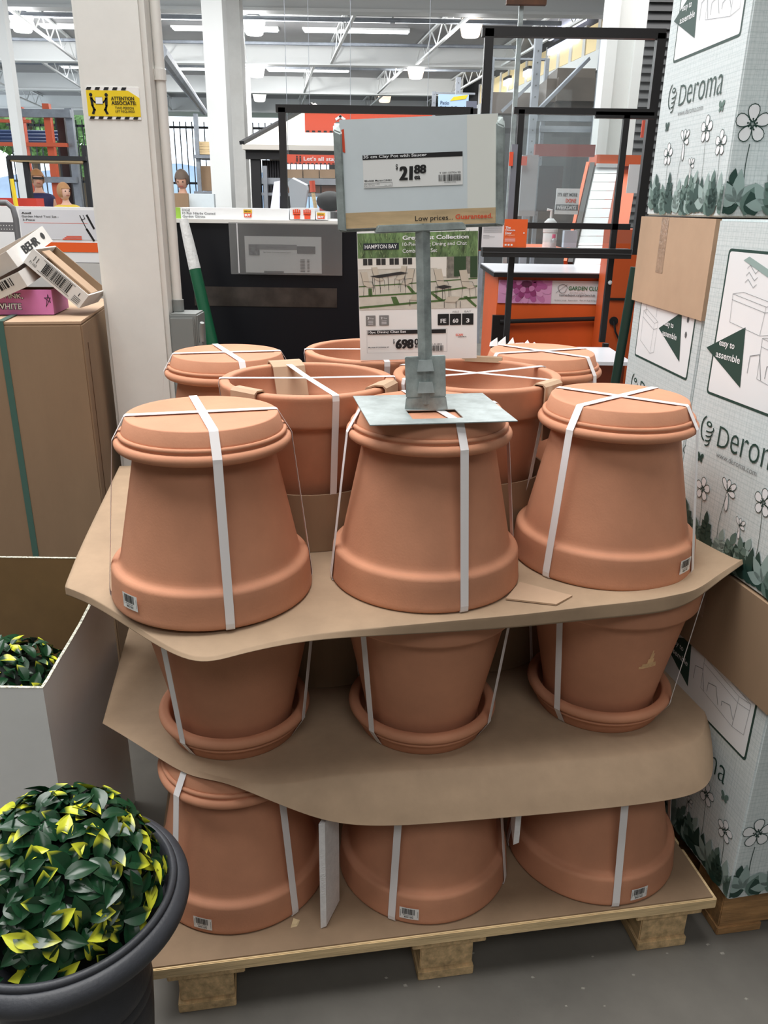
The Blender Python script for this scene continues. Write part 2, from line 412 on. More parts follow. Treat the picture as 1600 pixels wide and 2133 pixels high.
def barcode_label(parent, az, z0, w=0.037, h=0.027, r=0.1755, flip=False, tilt=0.0):
    """curved sticker on the rim band at azimuth az"""
    b = MB(); n = 8
    def q(u, v, lay):
        t = az+(u-0.5)*w/r; zz = z0+v*h+tilt*(u-0.5)*w; rr = r+0.0003*lay
        return Vector((rr*math.cos(t), rr*math.sin(t), zz))
    for i in range(n): b.quad(q(i/n, 0, 1), q((i+1)/n, 0, 1), q((i+1)/n, 1, 1), q(i/n, 1, 1))
    lb = b.build('barcode_label', LABEL, parent)
    c = MB(); rn = random.Random(3); x = 0.13
    v0, v1 = (0.42, 0.93)
    while x < 0.80:
        wd = rn.choice((0.010, 0.016, 0.024)); c.quad(q(x, v0, 2), q(x+wd, v0, 2), q(x+wd, v1, 2), q(x, v1, 2)); x += wd+rn.choice((0.008, 0.012, 0.018))
    for (u0, u1, va, vb) in ((0.2, 0.74, 0.30, 0.36),): 
        for k in range(9): uu = u0+(u1-u0)*k/9; c.quad(q(uu, va, 2), q(uu+0.03, va, 2), q(uu+0.03, vb, 2), q(uu, vb, 2))
    v, f, tw, th = text_geo('MARSO 125423', 0.02)
    k0 = len(c.v); c.v += [q(0.26+0.46*a/tw, 0.10+0.15*d/th, 2) for a, d in v]; c.f += [[i+k0 for i in ff] for ff in f]
    for u in (0.05, 0.93):
        for k in range(7): vv = 0.2+0.085*k; c.quad(q(u, vv, 2), q(u+0.022, vv, 2), q(u+0.022, vv+0.055, 2), q(u, vv+0.055, 2))
    c.build('barcode', INK, lb)
def clay_pot(loc, inverted, az, label, group=None, stickers=(), straps=True, az2=None):
    t = thing('clay_pot', label, 'pot', loc, 0, group)
    p = link('pot_body', POT_ME, t); s_ = link('saucer', SAU_ME, t)
    if inverted:
        p.matrix_local = Matrix.Translation((0, 0, HP)) @ Matrix.Rotation(math.pi, 4, 'X') @ Matrix.Rotation(az, 4, 'Z')
        s_.matrix_local = Matrix.Translation((0, 0, HU)) @ Matrix.Rotation(math.pi, 4, 'X')
    else:
        p.matrix_local = Matrix.Translation((0, 0, 0.012)) @ Matrix.Rotation(az, 4, 'Z')
    for a in ((az, (az2 if az2 is not None else az+math.pi/2)) if straps else ()):
        k = link('strap', ST_ME[inverted], t); k.rotation_euler = (0, 0, a)
    for (a, z0) in stickers: barcode_label(t, a, z0)
    return t
D = R
ZB, ZM, ZT = 0.1364, 0.4560, 0.7755
GF = 'terracotta pots strapped to saucers'
# lowest layer, front
clay_pot((-0.284, 1.288, ZB), True, D(-45), 'upside-down terracotta pot on the pallet beside the grey planter', stickers=((D(-104), 0.012),), az2=D(-125))
clay_pot((0.092, 1.317, ZB), True, D(-112), 'upside-down terracotta pot on the pallet between two white foam sheets', stickers=((D(-101), 0.014),))
clay_pot((0.452, 1.368, ZB), True, D(-86), 'upside-down terracotta pot on the pallet nearest the printed boxes', stickers=((D(-70), 0.012),))
# middle layer, front
clay_pot((-0.287, 1.337, ZM), False, D(-120), 'upright terracotta pot in its saucer on the middle paper, end towards the big cardboard carton', stickers=((D(-133), HU-0.040),), az2=D(-19))
clay_pot((0.081, 1.362, ZM), False, D(-132), 'upright terracotta pot in its saucer on the middle paper, centre of three', az2=D(-31))
RMP = clay_pot((0.451, 1.436, ZM), False, D(-136), 'upright terracotta pot with a pale chipped patch on its side', az2=D(-31))
# top layer, front
clay_pot((-0.303, 1.295, ZT), True, D(-70), 'upside-down terracotta pot on the top paper with a barcode label at its lower rim', stickers=((D(-127), 0.022),), az2=D(-165))
clay_pot((0.077, 1.367, ZT), True, D(-70), 'upside-down terracotta pot carrying the metal price sign', az2=D(-166))
clay_pot((0.432, 1.461, ZT), True, D(-138), 'upside-down terracotta pot on the top paper beside the printed boxes', stickers=((D(-47), 0.020),), az2=D(-35))
# second row
clay_pot((-0.156, 1.592, ZT), False, D(-68), 'open upright terracotta pot with three cardboard pads on its rim', az2=D(7))
clay_pot((0.190, 1.668, ZT), False, D(-26), 'open upright terracotta pot behind the metal price sign base', az2=D(28))
for (x, y) in ((-0.140, 1.632), (0.212, 1.702)):
    clay_pot((x, y, ZM), True, D(-60), 'upside-down terracotta pot in a cardboard sleeve deep in the middle layer', 'hidden second-row pots of the middle layer')
# third row
clay_pot((-0.369, 1.868, ZT), True, D(-65), 'closed terracotta pot upside down beside the grey switch box on the pillar', az2=D(14))
clay_pot((0.376, 1.951, ZT), True, D(-42), 'closed terracotta pot upside down in front of the orange counter', az2=D(22))
clay_pot((-0.022, 1.948, ZT), False, D(8), 'open upright terracotta pot beneath the patio furniture sign', az2=D(98))
# pale chip on the middle pot: thin flakes bedded on the clay
CHIPM = mat('clay_chip', (240, 196, 146), 0.85, var=0.1, vscale=60)
def body_r(z):
    z -= 0.012
    for (r0, z0), (r1, z1) in (((0.1130, 0.03), (0.1225, 0.08)), ((0.1225, 0.08), (0.1370, 0.15)), ((0.1370, 0.15), (0.1525, 0.225))):
        if z0 <= z <= z1: return r0+(r1-r0)*(z-z0)/(z1-z0)
    return 0.15
b = MB(); rn = random.Random(2)
for (u0, u1, v0, v1) in ((-0.020, 0.020, 0.150, 0.156), (-0.014, 0.018, 0.156, 0.161), (-0.004, 0.010, 0.161, 0.172), (-0.001, 0.006, 0.172, 0.184), (0.0, 0.003, 0.184, 0.192)):
    q = lambda u, v: Vector(((body_r(v)+0.0006)*math.cos(D(-68)+u/0.137), (body_r(v)+0.0006)*math.sin(D(-68)+u/0.137), v))
    n = 4
    for i in range(n): ua, ub = u0+(u1-u0)*i/n, u0+(u1-u0)*(i+1)/n; b.quad(q(ua, v0), q(ub, v0), q(ub+rn.uniform(-.001, .001), v1), q(ua, v1))
b.build('chipped_patch', CHIPM, RMP, kind='stuff', label='pale chipped patch')
# cardboard sleeves round the second-row pots
def sleeve(x, y, z, h, r0, r1, label):
    b = MB(); b.lathe([(r0, 0), (r1, h), (r1-0.004, h), (r0-0.004, 0)], 64, closed=True)
    o = b.build('cardboard_sleeve', CARD, smooth=False); o.location = (x, y, z); XF[o.name] = Matrix.Translation((x, y, z))
    tag(o, label, 'cardboard', 'cardboard sleeves round second-row pots')
for (x, y, lb) in ((-0.156, 1.592, 'brown cardboard sleeve round the foot of the open pot with padded rim'), (0.190, 1.668, 'brown cardboard sleeve round the foot of the open pot behind the price sign')): sleeve(x, y, ZT+0.0005, 0.120, 0.150, 0.156, lb)
for (x, y) in ((-0.140, 1.632), (0.212, 1.702)): sleeve(x, y, ZM+0.0005, 0.125, 0.1778, 0.1775, 'brown cardboard sleeve in the dark between the middle pots')
# cardboard pads bent over rims
def rim_pad(cx, cy, az, label, w=0.07, inn=0.05, out=0.05, kick=0.0, cols=CARD_L):
    b = MB(); z = ZT+HU
    path = [(0.151-kick, -inn), (0.1545-kick*0.4, -0.004), (0.158, 0.0028), (0.174, 0.0032), (0.1785, -0.002), (0.180, -out)]
    t = 0.003
    for k in (0, 1):
        for i, (r, h) in enumerate(path):
            off = t*k
            rr = r-(off if i < 2 else (-off if i > 3 else 0)); hh = h+(off if 1 <= i <= 4 else 0)
            for s_ in (-1, 1): b.v.append(Vector((rr, s_*w/2, hh)))
    n = len(path)
    for i in range(n-1):
        a = 2*i; c = a+2*n
        b.f += [[a, a+1, a+3, a+2], [c, c+2, c+3, c+1], [a, a+2, c+2, c], [a+1, c+1, c+3, a+3]]
    b.f += [[0, 2*n, 2*n+1, 1], [2*n-2, 2*n-1, 4*n-1, 4*n-2]]
    o = b.build('cardboard_pad', cols); o.matrix_world = Matrix.Translation((cx, cy, z)) @ Matrix.Rotation(az, 4, 'Z')
    XF[o.name] = o.matrix_world.copy(); tag(o, label, 'cardboard', 'cardboard rim pads')
rim_pad(-0.156, 1.592, D(113), 'cardboard pad folded over the back rim of an open pot', inn=0.075, out=0.012, kick=0.045)
rim_pad(-0.156, 1.592, D(-126), 'cardboard pad folded over the front rim of an open pot', w=0.062, inn=0.01, out=0.045)
rim_pad(-0.156, 1.592, D(-22), 'cardboard pad folded where the two open pots meet', w=0.06, inn=0.05, out=0.03, kick=0.03)
rim_pad(0.190, 1.668, D(-40), 'long cardboard pad hanging down outside an open pot rim', w=0.065, inn=0.02, out=0.105)
rim_pad(0.190, 1.668, D(80), 'torn cardboard pad on the back rim of an open pot', w=0.09, inn=0.004, out=0.02, cols=CARD)

# ---------------------------------------------------------------- kraft paper sheets between the layers
def sheet(name, rows, label, thick=0.0007, sub=3, material=KRAFT, seed=1, crease=()):
    nr, nc = len(rows), len(rows[0]); b = MB(); b.v = [Vector(p) for r_ in rows for p in r_]
    for i in range(nr-1):
        for j in range(nc-1): b.f.append([i*nc+j, i*nc+j+1, (i+1)*nc+j+1, (i+1)*nc+j])
    base = PL(0.5, 0.4, min(v.z for v in b.v)); b.v = [v-base for v in b.v]
    o = b.build(name, material, smooth=True); o.location = base; XF[o.name] = Matrix.Translation(base)
    if crease:
        at = o.data.attributes.new('crease_edge', 'FLOAT', 'EDGE')
        for e_ in o.data.edges:
            i0, i1 = e_.vertices[0]//nc, e_.vertices[1]//nc
            j0, j1 = e_.vertices[0] % nc, e_.vertices[1] % nc
            if (i0 == i1 and i0 in crease) or (j0 == j1 and j0 in (0, nc-1)) : at.data[e_.index].value = 0.95
    md = o.modifiers.new('s', 'SUBSURF'); md.boundary_smooth = 'PRESERVE_CORNERS'; md.subdivision_type = 'CATMULL_CLARK'; md.levels = sub; md.render_levels = sub
    md = o.modifiers.new('t', 'SOLIDIFY'); md.thickness = thick; md.offset = -1
    return tag(o, label, 'paper')
zt = ZT-0.0004
cols = [-0.115, -0.06, 0.02, 0.127, 0.19, 0.30, 0.42, 0.55, 0.68, 0.80, 0.90, 0.955, 1.0, 1.06, 1.12, 1.175]
edge = [0.285, 0.235, 0.125, 0.000, 0.018, 0.040, 0.046, 0.050, 0.056, 0.064, 0.066, 0.068, 0.080, 0.11, 0.14, 0.18]
lift = [-0.012, -0.008, -0.004, -0.020, -0.010, -0.003, 0, 0, 0, 0.002, 0.006, 0.014, 0.012, 0.030, 0.038, 0.040]
rows = []
rows.append([PL(x, 0.97, zt) for x in cols])
rows.append([PL(x, 0.70, zt) for x in cols])
rows.append([PL(x, 0.50, zt) for x in cols])
rows.append([PL(x, max(0.36, e+0.10), zt+(l*0.25 if x > 1.02 or x < 0 else 0)) for x, e, l in zip(cols, edge, lift)])
rows.append([PL(x, e+0.055, zt+(l*0.6 if (x > 1.0 or x < 0) else 0)) for x, e, l in zip(cols, edge, lift)])
rows.append([PL(x, e+0.012, zt+l*0.8) for x, e, l in zip(cols, edge, lift)])
rows.append([PL(x, e, zt+l-0.002) for x, e, l in zip(cols, edge, lift)])
fold = [0.012, 0.014, 0.008, 0.001, 0.001, 0.005, 0.016, 0.022, 0.024, 0.024, 0.028, 0.030, 0.016, 0.010, 0.006, 0.002]
rows.append([PL(x, e-(0.002 if f > 0.01 else 0.006), zt+l-0.003-f) for x, e, l, f in zip(cols, edge, lift, fold)])
rn = random.Random(6)
for r_ in rows[5:]:
    for k, v in enumerate(r_): v.z += rn.uniform(-0.002, 0.0015); v.y += rn.uniform(-0.0015, 0.0015)
sheet('paper_sheet', rows, 'creased kraft paper sheet under the top layer of pots', crease=(6,))
zm = ZM-0.0004
st = [(-0.085, .30, .0, 0), (-0.03, .245, .0, 0), (0.035, .175, .0, 0), (0.095, .115, -.002, 0), (0.15, .085, .010, 0), (0.205, .060, -.004, 0), (0.265, .044, -.030, .4), (0.34, .030, -.062, .9), (0.43, .020, -.072, 1), (0.55, .012, -.070, 1), (0.70, .006, -.068, 1), (0.85, .001, -.066, 1), (0.98, .004, -.066, 1), (1.06, .022, -.066, 1), (1.10, .08, -.05, .8), (1.135, .18, -.012, .2)]
rows = [[PL(s_[0], 0.97, zm) for s_ in st], [PL(s_[0], 0.7, zm) for s_ in st], [PL(s_[0], 0.5, zm) for s_ in st], [PL(s_[0], max(0.30, s_[1]+0.06), zm) for s_ in st]]
rows.append([PL(s_[0], max(0.115, s_[1]+0.05), zm) for s_ in st])
for g, zz in ((0.058, 0.0), (0.046, -0.10), (0.028, -0.38), (0.014, -0.64), (0.003, -0.93), (0.0, -1.0)):
    rows.append([PL(s_[0], s_[1]+g*(s_[3] if s_[3] > 0.2 else 0.35), zm+(s_[2]*-zz if s_[3] > 0.2 else s_[2]*(1-g/0.052))) for s_ in st])
sheet('paper_sheet', rows, 'kraft paper sheet draped over the lowest pots, hanging down in front', material=KRAFT, crease=(5,))
# a scrap of cardboard beside the centre pot, and foam sheets between the lowest pots
b = MB(); q0 = [PL(0.655, 0.105, 0), PL(0.735, 0.072, 0), PL(0.775, 0.10, 0), PL(0.70, 0.165, 0)]
b.hexa([v+Vector((0, 0, ZT+0.0008)) for v in q0], [v+Vector((0, 0, ZT+0.0038)) for v in q0])
single('cardboard_scrap', b, CARD_L, 'torn scrap of cardboard on the top paper by the price sign pot', 'cardboard')
def foam(lx, ly0, ly1, z0, z1, label, slant=0.0, yaw=0.22):
    b = MB(); n = 6; t = 0.011
    lo = []; hi = []
    rn = random.Random(4)
    for k in range(n+1):
        y = ly0+(ly1-ly0)*k/n; lo.append((lx+yaw*(y-ly0), y)); 
    for k in range(n):
        (xa, ya), (xb, yb) = lo[k], lo[k+1]
        za, zb = z0+slant*max(0, 1-k/1.6), z0+slant*max(0, 1-(k+1)/1.6)
        b.hexa([PL(xa, ya, za), PL(xa+t, ya, za+0.004), PL(xb+t, yb, zb+0.004), PL(xb, yb, zb)], [PL(xa, ya, z1), PL(xa+t, ya, z1), PL(xb+t, yb, z1), PL(xb, yb, z1)])
    single('foam_sheet', b, FOAM, label, 'packing foam')
foam(0.318, 0.042, 0.098, ZB+0.0005, 0.385, 'white polystyrene sheet standing between the pallet pots by the grey planter', slant=0.0, yaw=0.55)
foam(0.686, 0.045, 0.10, 0.285, 0.372, 'white polystyrene sheet wedged high under the hanging paper', slant=0.0, yaw=0.22)
# ---------------------------------------------------------------- printed planter cartons
BW, BD, BH = 0.40, 0.385, 0.633
def petal(cx, cy, a, r0, r1, w, n=14):
    pts = []
    for k in range(n):
        t = 2*math.pi*k/n; L = (r0+r1)/2+(r1-r0)/2*math.cos(t); ww = w*math.sin(t)*(0.75+0.25*math.cos(t))
        pts.append((cx+L*math.cos(a)-ww*math.sin(a), cy+L*math.sin(a)+ww*math.cos(a)))
    return pts
def flower(d, cx, cy, r, a0=0.3, sx=1.0):
    for k in range(5):
        p = petal(cx, cy, a0+k*2*math.pi/5, r*0.12, r, r*0.42)
        p = [(cx+(x-cx)*sx, y) for x, y in p]
        d.poly('print_flower', PWHITE, p, 3); d.line('print_outline', GRNBOX, p, r*0.045, 4, True)
    rn = random.Random(int(cx*1e4) % 97)
    for k in range(9):
        t = 2*math.pi*k/9; q = r*(0.24+0.08*rn.random())
        d.line('print_outline', GRNBOX, [(cx+r*0.1*math.cos(t), cy+r*0.1*math.sin(t)), (cx+q*math.cos(t+0.2), cy+q*math.sin(t+0.2))], r*0.05, 5)
        d.disc('print_outline', GRNBOX, cx+q*math.cos(t+0.2), cy+q*math.sin(t+0.2), r*0.055, lay=5, n=6)
def lily(d, cx, cy, r, a0=0.0):
    for k, (a, l) in enumerate(((2.3, 1.1), (1.5, 0.9), (0.7, 1.15), (-0.1, 0.95), (-1.45, 1.5))):
        p = petal(cx, cy, a0+a, r*0.05, r*l, r*0.30); d.poly('print_flower', PWHITE, p, 3); d.line('print_outline', GRNBOX, p, r*0.045, 4, True)
    for a in (0.5, 0.8, 1.1): d.line('print_outline', GRNBOX, [(cx, cy), (cx+r*0.55*math.cos(a+a0), cy+r*0.55*math.sin(a+a0))], r*0.05, 5)
def stem(d, x0, y0, x1, y1, w=0.0011, bend=0.01):
    d.line('print_outline', GRNBOX, [(x0+(x1-x0)*k/6+bend*math.sin(math.pi*k/6), y0+(y1-y0)*k/6) for k in range(7)], w, 3)
def leafp(d, m_, x, y, a, L, w, lay=4):
    n = 6; p = [(x, y)]
    for s_ in (1, -1):
        q = []
        for k in range(1, n):
            t = k/n; ww = w*math.sin(math.pi*t**0.8)*s_
            q.append((x+L*t*math.cos(a)-ww*math.sin(a), y+L*t*math.sin(a)+ww*math.cos(a)))
        if s_ == 1: p += q+[(x+L*math.cos(a), y+L*math.sin(a))]
        else: p += q[::-1]
    p = [(min(max(px_, 0.001), d.W-0.001), max(py_, 0.0015)) for px_, py_ in p]
    d.poly('print_leaves', m_, p, lay)
def foliage_print(d, W, seed, hgt=0.10, dense=1.0):
    rn = random.Random(seed); k = 0; x = 0.004
    while x < W:
        m_ = (GRNBOX, GRN3, GRN2, GRNBOX, GRN3, GRN2, GRNBOX)[k % 7]; kind = rn.random(); h = hgt*(0.55+0.55*rn.random()); lay = 5+(k % 9)*0.4
        if kind < 0.42:      # spray of paired leaflets
            lean = rn.uniform(-0.45, 0.45)
            for i in range(4):
                yy = h*(0.10+0.21*i); xx = x+lean*yy
                for s_ in (-1, 1): leafp(d, m_, xx, yy+rn.uniform(-.003, .003), math.pi/2-s_*rn.uniform(0.6, 1.0)-lean, 0.032*(1-0.10*i), 0.0095, lay)
            leafp(d, m_, x+lean*h*0.9, h*0.88, math.pi/2-lean, 0.030, 0.0085, lay)
        elif kind < 0.78:    # palmate leaf
            for a in (-1.5, -0.75, 0.0, 0.75, 1.5): leafp(d, m_, x, h*0.38, math.pi/2+a+rn.uniform(-.1, .1), 0.052*(1.15-abs(a)*0.22), 0.0120, lay)
        else:                # broad leaf
            leafp(d, m_, x, 0.004, math.pi/2+rn.uniform(-0.4, 0.4), h*1.05, 0.019, lay)
        x += 0.021/dense; k += 1
def butterfly(d, x, y, r, m_=None):
    m_ = m_ or GRNBOX
    for s_ in (-1, 1):
        d.disc('print_butterfly', m_, x+s_*r*0.5, y+r*0.4, r*0.62, r*0.42, 4, 12, s_*0.9)
        d.disc('print_butterfly', m_, x+s_*r*0.38, y-r*0.35, r*0.42, r*0.33, 4, 12, -s_*0.9)
def trough(d, x, y, w, h, dx, dy):
    """line drawing of a long planter in slanted projection"""
    L = lambda *p: d.line('print_drawing', PLINE, p, 0.0007, 5)
    a, b, c_, e = (x, y), (x+w, y+dy), (x+w+dx, y+dy+0.006), (x+dx, y+0.006)
    L(a, b, c_, e, a); s_ = h*0.2
    L((a[0], a[1]-s_), (b[0], b[1]-s_), (c_[0], c_[1]-s_)); L(a, (a[0]+0.004, a[1]-h), (b[0]-0.004, b[1]-h), b); L((b[0]-0.004, b[1]-h), (c_[0]-0.003, c_[1]-h), c_)
def swirl(d, x, y, r):
    d.disc('print_logo', GRNBOX, x+r*0.25, y+r*0.65, r*0.42, r*0.26, 4, 14)
    d.disc('print_logo', LINEN, x+r*0.30, y+r*0.65, r*0.20, r*0.12, 5, 12)
    for k in range(4):
        yy = y+r*(0.30-0.42*k); ww = r*(0.85-0.13*k)
        d.line('print_logo', GRNBOX, [(x+r*0.15+ww*math.cos(R(a)), yy+r*0.35*math.sin(R(a))) for a in range(-100, 21, 20)], r*0.13, 4)
    d.line('print_logo', GRNBOX, [(x-r*0.1+r*0.75*math.cos(R(a)), y+r*0.15+r*1.1*math.sin(R(a))) for a in range(110, 261, 15)], r*0.16, 4)
def carton(loc, ang, lid, label, variant=0, shift=0.0, lidmat=None):
    t = thing('planter_carton', label, 'box', loc, ang, 'printed planter cartons' if False else None)
    MB().box((0, 0, 0), (BW, BD, BH)).build('carton_body', LINEN, t, bevel=0.003)
    dl = Decal(t, (-0.0002, BD, 0), (0, -1, 0), (0, 0, 1)); dl.W = BD
    S = lambda f: BD-f      # f = distance from the front corner
    # white panel with green rim
    p0, p1, q0, q1 = S(0.335), S(0.035), 0.318, 0.578
    dl.rrect('print_panel_rim', GRNBOX, p0-0.005, q0-0.005, p1+0.005, q1+0.005, 0.008, 1); dl.rrect('print_panel', PWHITE, p0, q0, p1, q1, 0.005, 2)
    if variant == 0:
        tri = [(S(0.362), 0.398), (S(0.252), 0.452), (S(0.238), 0.345)]
        dl.poly('print_triangle', GRNBOX, tri, 4)
        dl.text('easy to', S(0.322), 0.405, 0.048, PWHITE, 0.014, 6, 0.012); dl.text('assemble', S(0.327), 0.386, 0.076, PWHITE, 0.013, 6, 0.012)
        trough(dl, S(0.305), 0.505, 0.10, 0.05, 0.03, -0.012); 
        dl.poly('print_drawing', GRN3, [(S(0.29), 0.565), (S(0.275), 0.572), (S(0.17), 0.540), (S(0.185), 0.532)], 4)
        for k in range(3): dl.line('print_drawing', PLINE, [(S(0.275), 0.552-0.012*k), (S(0.268), 0.558-0.012*k), (S(0.25), 0.545-0.012*k), (S(0.242), 0.551-0.012*k)], 0.0009, 5)
        trough(dl, S(0.20), 0.44, 0.12, 0.07, 0.035, -0.015)
        for k in range(3): dl.line('print_drawing', PLINE, [(S(0.225-0.05*k), 0.375), (S(0.225-0.05*k), 0.405-0.01*k), (S(0.20-0.05*k), 0.412-0.01*k), (S(0.185-0.05*k), 0.37)], 0.0012, 5)
    else:
        tri = [(S(0.212), 0.398), (S(0.100), 0.448), (S(0.078), 0.345)]
        dl.poly('print_triangle', GRNBOX, tri, 4)
        dl.text('easy to', S(0.182), 0.405, 0.050, PWHITE, 0.014, 6, 0.012); dl.text('assemble', S(0.187), 0.386, 0.080, PWHITE, 0.013, 6, 0.012)
        trough(dl, S(0.315), 0.425, 0.075, 0.07, 0.02, -0.02); trough(dl, S(0.30), 0.52, 0.075, 0.05, 0.02, -0.02)
        for f in (0.30, 0.235): dl.line('print_drawing', PLINE, [(S(f), 0.42), (S(f), 0.50)], 0.001, 5)
        for k in range(2): dl.disc('print_mark', INKG, S(0.065), 0.405+0.032*k, 0.005, 0.007, 5, 8)
    # logo, web line, flowers
    swirl(dl, S(0.318), 0.243, 0.022)
    dl.text('D', S(0.278), 0.223, 0.034, GRNBOX, 0.040, 4, -0.012); dl.text('eroma', S(0.238), 0.223, 0.165, GRNBOX, 0.036, 4, -0.012)
    dl.text('www.deroma.com', S(0.275), 0.203, 0.125, INKG, 0.011, 4, -0.01)
    for (f, y, r_, kind) in ((0.300, 0.128, 0.024, 0), (0.222, 0.150, 0.026, 1), (0.118, 0.165, 0.026, 0), (0.170, 0.100, 0.017, 1), (0.045, 0.135, 0.024, 0)):
        stem(dl, S(f)+0.004, 0.01, S(f), y-0.01, bend=0.006 if kind == 0 else -0.012)
        (lily if kind else flower)(dl, S(f), y, r_)
    butterfly(dl, S(0.325), 0.185, 0.011); butterfly(dl, S(0.065), 0.200, 0.012, GRN2)
    foliage_print(dl, BD, 5+variant, 0.072, 1.05); dl.build()
    df = Decal(t, (0, -0.0002, 0), (1, 0, 0), (0, 0, 1)); df.W = BW
    stem(df, 0.045, 0.02, 0.035, 0.13, 0.0016, -0.006); flower(df, 0.034, 0.165, 0.034, 0.35)
    stem(df, 0.14, 0.02, 0.12, 0.12, 0.0014, 0.01); lily(df, 0.12, 0.135, 0.034, 0.2); stem(df, 0.22, 0.02, 0.235, 0.15, 0.0014); flower(df, 0.235, 0.175, 0.03, 0.1)
    stem(df, 0.33, 0.02, 0.32, 0.13, 0.0014); lily(df, 0.32, 0.15, 0.032); butterfly(df, 0.098, 0.235, 0.017); butterfly(df, 0.30, 0.25, 0.015)
    foliage_print(df, BW, 21+variant, 0.072, 1.0)
    df.text('D', 0.11, 0.29, 0.036, GRNBOX, 0.042, 4, -0.012); df.text('eroma', 0.152, 0.29, 0.175, GRNBOX, 0.038, 4, -0.012); swirl(df, 0.08, 0.312, 0.022)
    df.build()
    if lid:
        e = 0.006; h = 0.190; b = MB()
        b.box((-e, -e, BH-h), (BW+e, -0.0015, BH+0.004)); b.box((-e, BD+0.0015, BH-h), (BW+e, BD+e, BH+0.004))
        b.box((-e, -0.0015, BH-h), (-0.0015, BD+0.0015, BH+0.004)); b.box((BW+0.0015, -0.0015, BH-h), (BW+e, BD+0.0015, BH+0.004))
        b.box((-0.0015, -0.0015, BH+0.0005), (BW+0.0015, BD+0.0015, BH+0.004))
        ld = b.build('cardboard_lid', lidmat or CARD_L, t)
        dd = Decal(ld, (-e-0.0002, BD, 0), (0, -1, 0), (0, 0, 1))
        dd.rect('packing_tape', TAPE, S(0.262), BH-0.115, S(0.222), BH+0.003, 1); dd.build()
    return t
TAPE = mat('packing_tape', (176, 150, 128), 0.18, var=0.12, vscale=60, bump=0.5, bscale=120)
fa = math.atan2(0.2, 0.98)
fr = Vector((0.697, 1.221, 0)); fdir = Vector((-0.2, 0.98, 0)).normalized(); fx = Vector((fdir.y, -fdir.x, 0))
Z1 = 0.128
carton(fr+Vector((0, 0, Z1)), fa, True, 'printed planter carton standing on the second pallet, its brown lid half pulled down', 0, lidmat=CARD)
carton(fr+fdir*0.0+Vector((0, 0, Z1+BH+0.006)), fa+0.0, False, 'printed planter carton standing on a brown-lidded carton, white panel with pale trough drawings', 0)
ba = math.atan2(0.03, 0.42)
bk = Vector((0.642, 1.664, 0)); bdir = Vector((-0.03, 0.42, 0)).normalized()
carton(bk+Vector((0, 0, Z1)), ba, False, 'lowest printed planter carton behind the strapped pots', 1)
carton(bk+Vector((0, 0, Z1+BH+0.001)), ba, True, 'printed planter carton with a taped light-brown lid', 1, lidmat=CARD_L)
carton(bk+Vector((0.004, 0.0, Z1+2*BH+0.008)), ba, False, 'topmost printed planter carton, on the taped brown lid', 0)
# the pallet under the cartons
p2 = thing('wooden_pallet', 'weathered pallet under the printed planter cartons', 'pallet', fr+Vector((0.010, 0.03, 0)), PANG)
PINE_O = mat('pine_weathered', (176, 134, 88), 0.8, var=0.25, vscale=8, bump=0.5, bscale=50, stretch=(1, 6, 6))
for k in range(6): MB().box((0, 0.0+0.145*k, 0.106), (1.0, 0.12+0.145*k, 0.1275)).build('deck_board', PINE_O, p2, bevel=0.0015)
for x0 in (0.0, 0.44, 0.89):
    MB().box((x0, 0.0, 0.0), (x0+0.10, 0.845, 0.020)).build('base_board', PINE_O, p2, bevel=0.0015)
    for y0 in (0.0, 0.37, 0.745): MB().box((x0+0.002, y0+0.003, 0.0205), (x0+0.16 if x0 == 0 else x0+0.098, y0+0.098, 0.1055)).build('block', PINE_O, p2, bevel=0.002)

# ---------------------------------------------------------------- metal price sign
SZ = ZT+HU+0.0025
fl = Vector((-0.024, 1.213, SZ)); pang = math.atan2(0.04, 0.234)
ps_ = thing('price_sign', 'galvanised tabletop price sign holder with a clay pot price card', 'sign', fl, pang)
b = MB(); PW, PD, pt = 0.240, 0.205, 0.0016
hx0, hx1, hy0, hy1 = 0.074, 0.158, 0.030, 0.088
for a, c in (((0, 0, 0), (PW, hy0, pt)), ((0, hy0, 0), (hx0, hy1, pt)), ((hx1, hy0, 0), (PW, hy1, pt)), ((0, hy1, 0), (PW, PD, pt))): b.box(a, c)
b.build('base_plate', GALV, ps_)
# bracket bent up from the plate, pressed with two lances
UP = Matrix.Translation((0.110, 0.094, 0)) @ Matrix.Rotation(-pang, 4, 'Z') @ Matrix.Rotation(R(-2.9), 4, 'Y') @ Matrix.Rotation(R(-3.5), 4, 'X')
def upright(b_): b_.v = [UP @ v for v in b_.v]; return b_
bw = 0.0335
b = MB(); b.hexa([(-bw-0.003, -0.004, 0.0), (bw+0.003, -0.004, 0.0), (bw+0.003, 0.004, 0.0), (-bw-0.003, 0.004, 0.0)], [(-bw, -0.004, 0.022), (bw, -0.004, 0.022), (bw, 0.004, 0.022), (-bw, 0.004, 0.022)])
b.box((-bw, -0.004, 0.022), (bw, 0.004, 0.090)); br = upright(b).build('bracket', GALV_D, ps_, bevel=0.0012)
for z0 in (0.030, 0.066):
    b = MB(); b.hexa([(-0.016, -0.0045, z0), (0.016, -0.0045, z0), (0.016, -0.004, z0+0.018), (-0.016, -0.004, z0+0.018)][0:0] or [(-0.014, -0.011, z0), (0.014, -0.011, z0), (0.014, -0.0042, z0), (-0.014, -0.0042, z0)], [(-0.011, -0.0085, z0+0.018), (0.011, -0.0085, z0+0.018), (0.011, -0.0042, z0+0.018), (-0.011, -0.0042, z0+0.018)])
    upright(b).build('lance', GALV, br)
b = MB()     # V-section pole
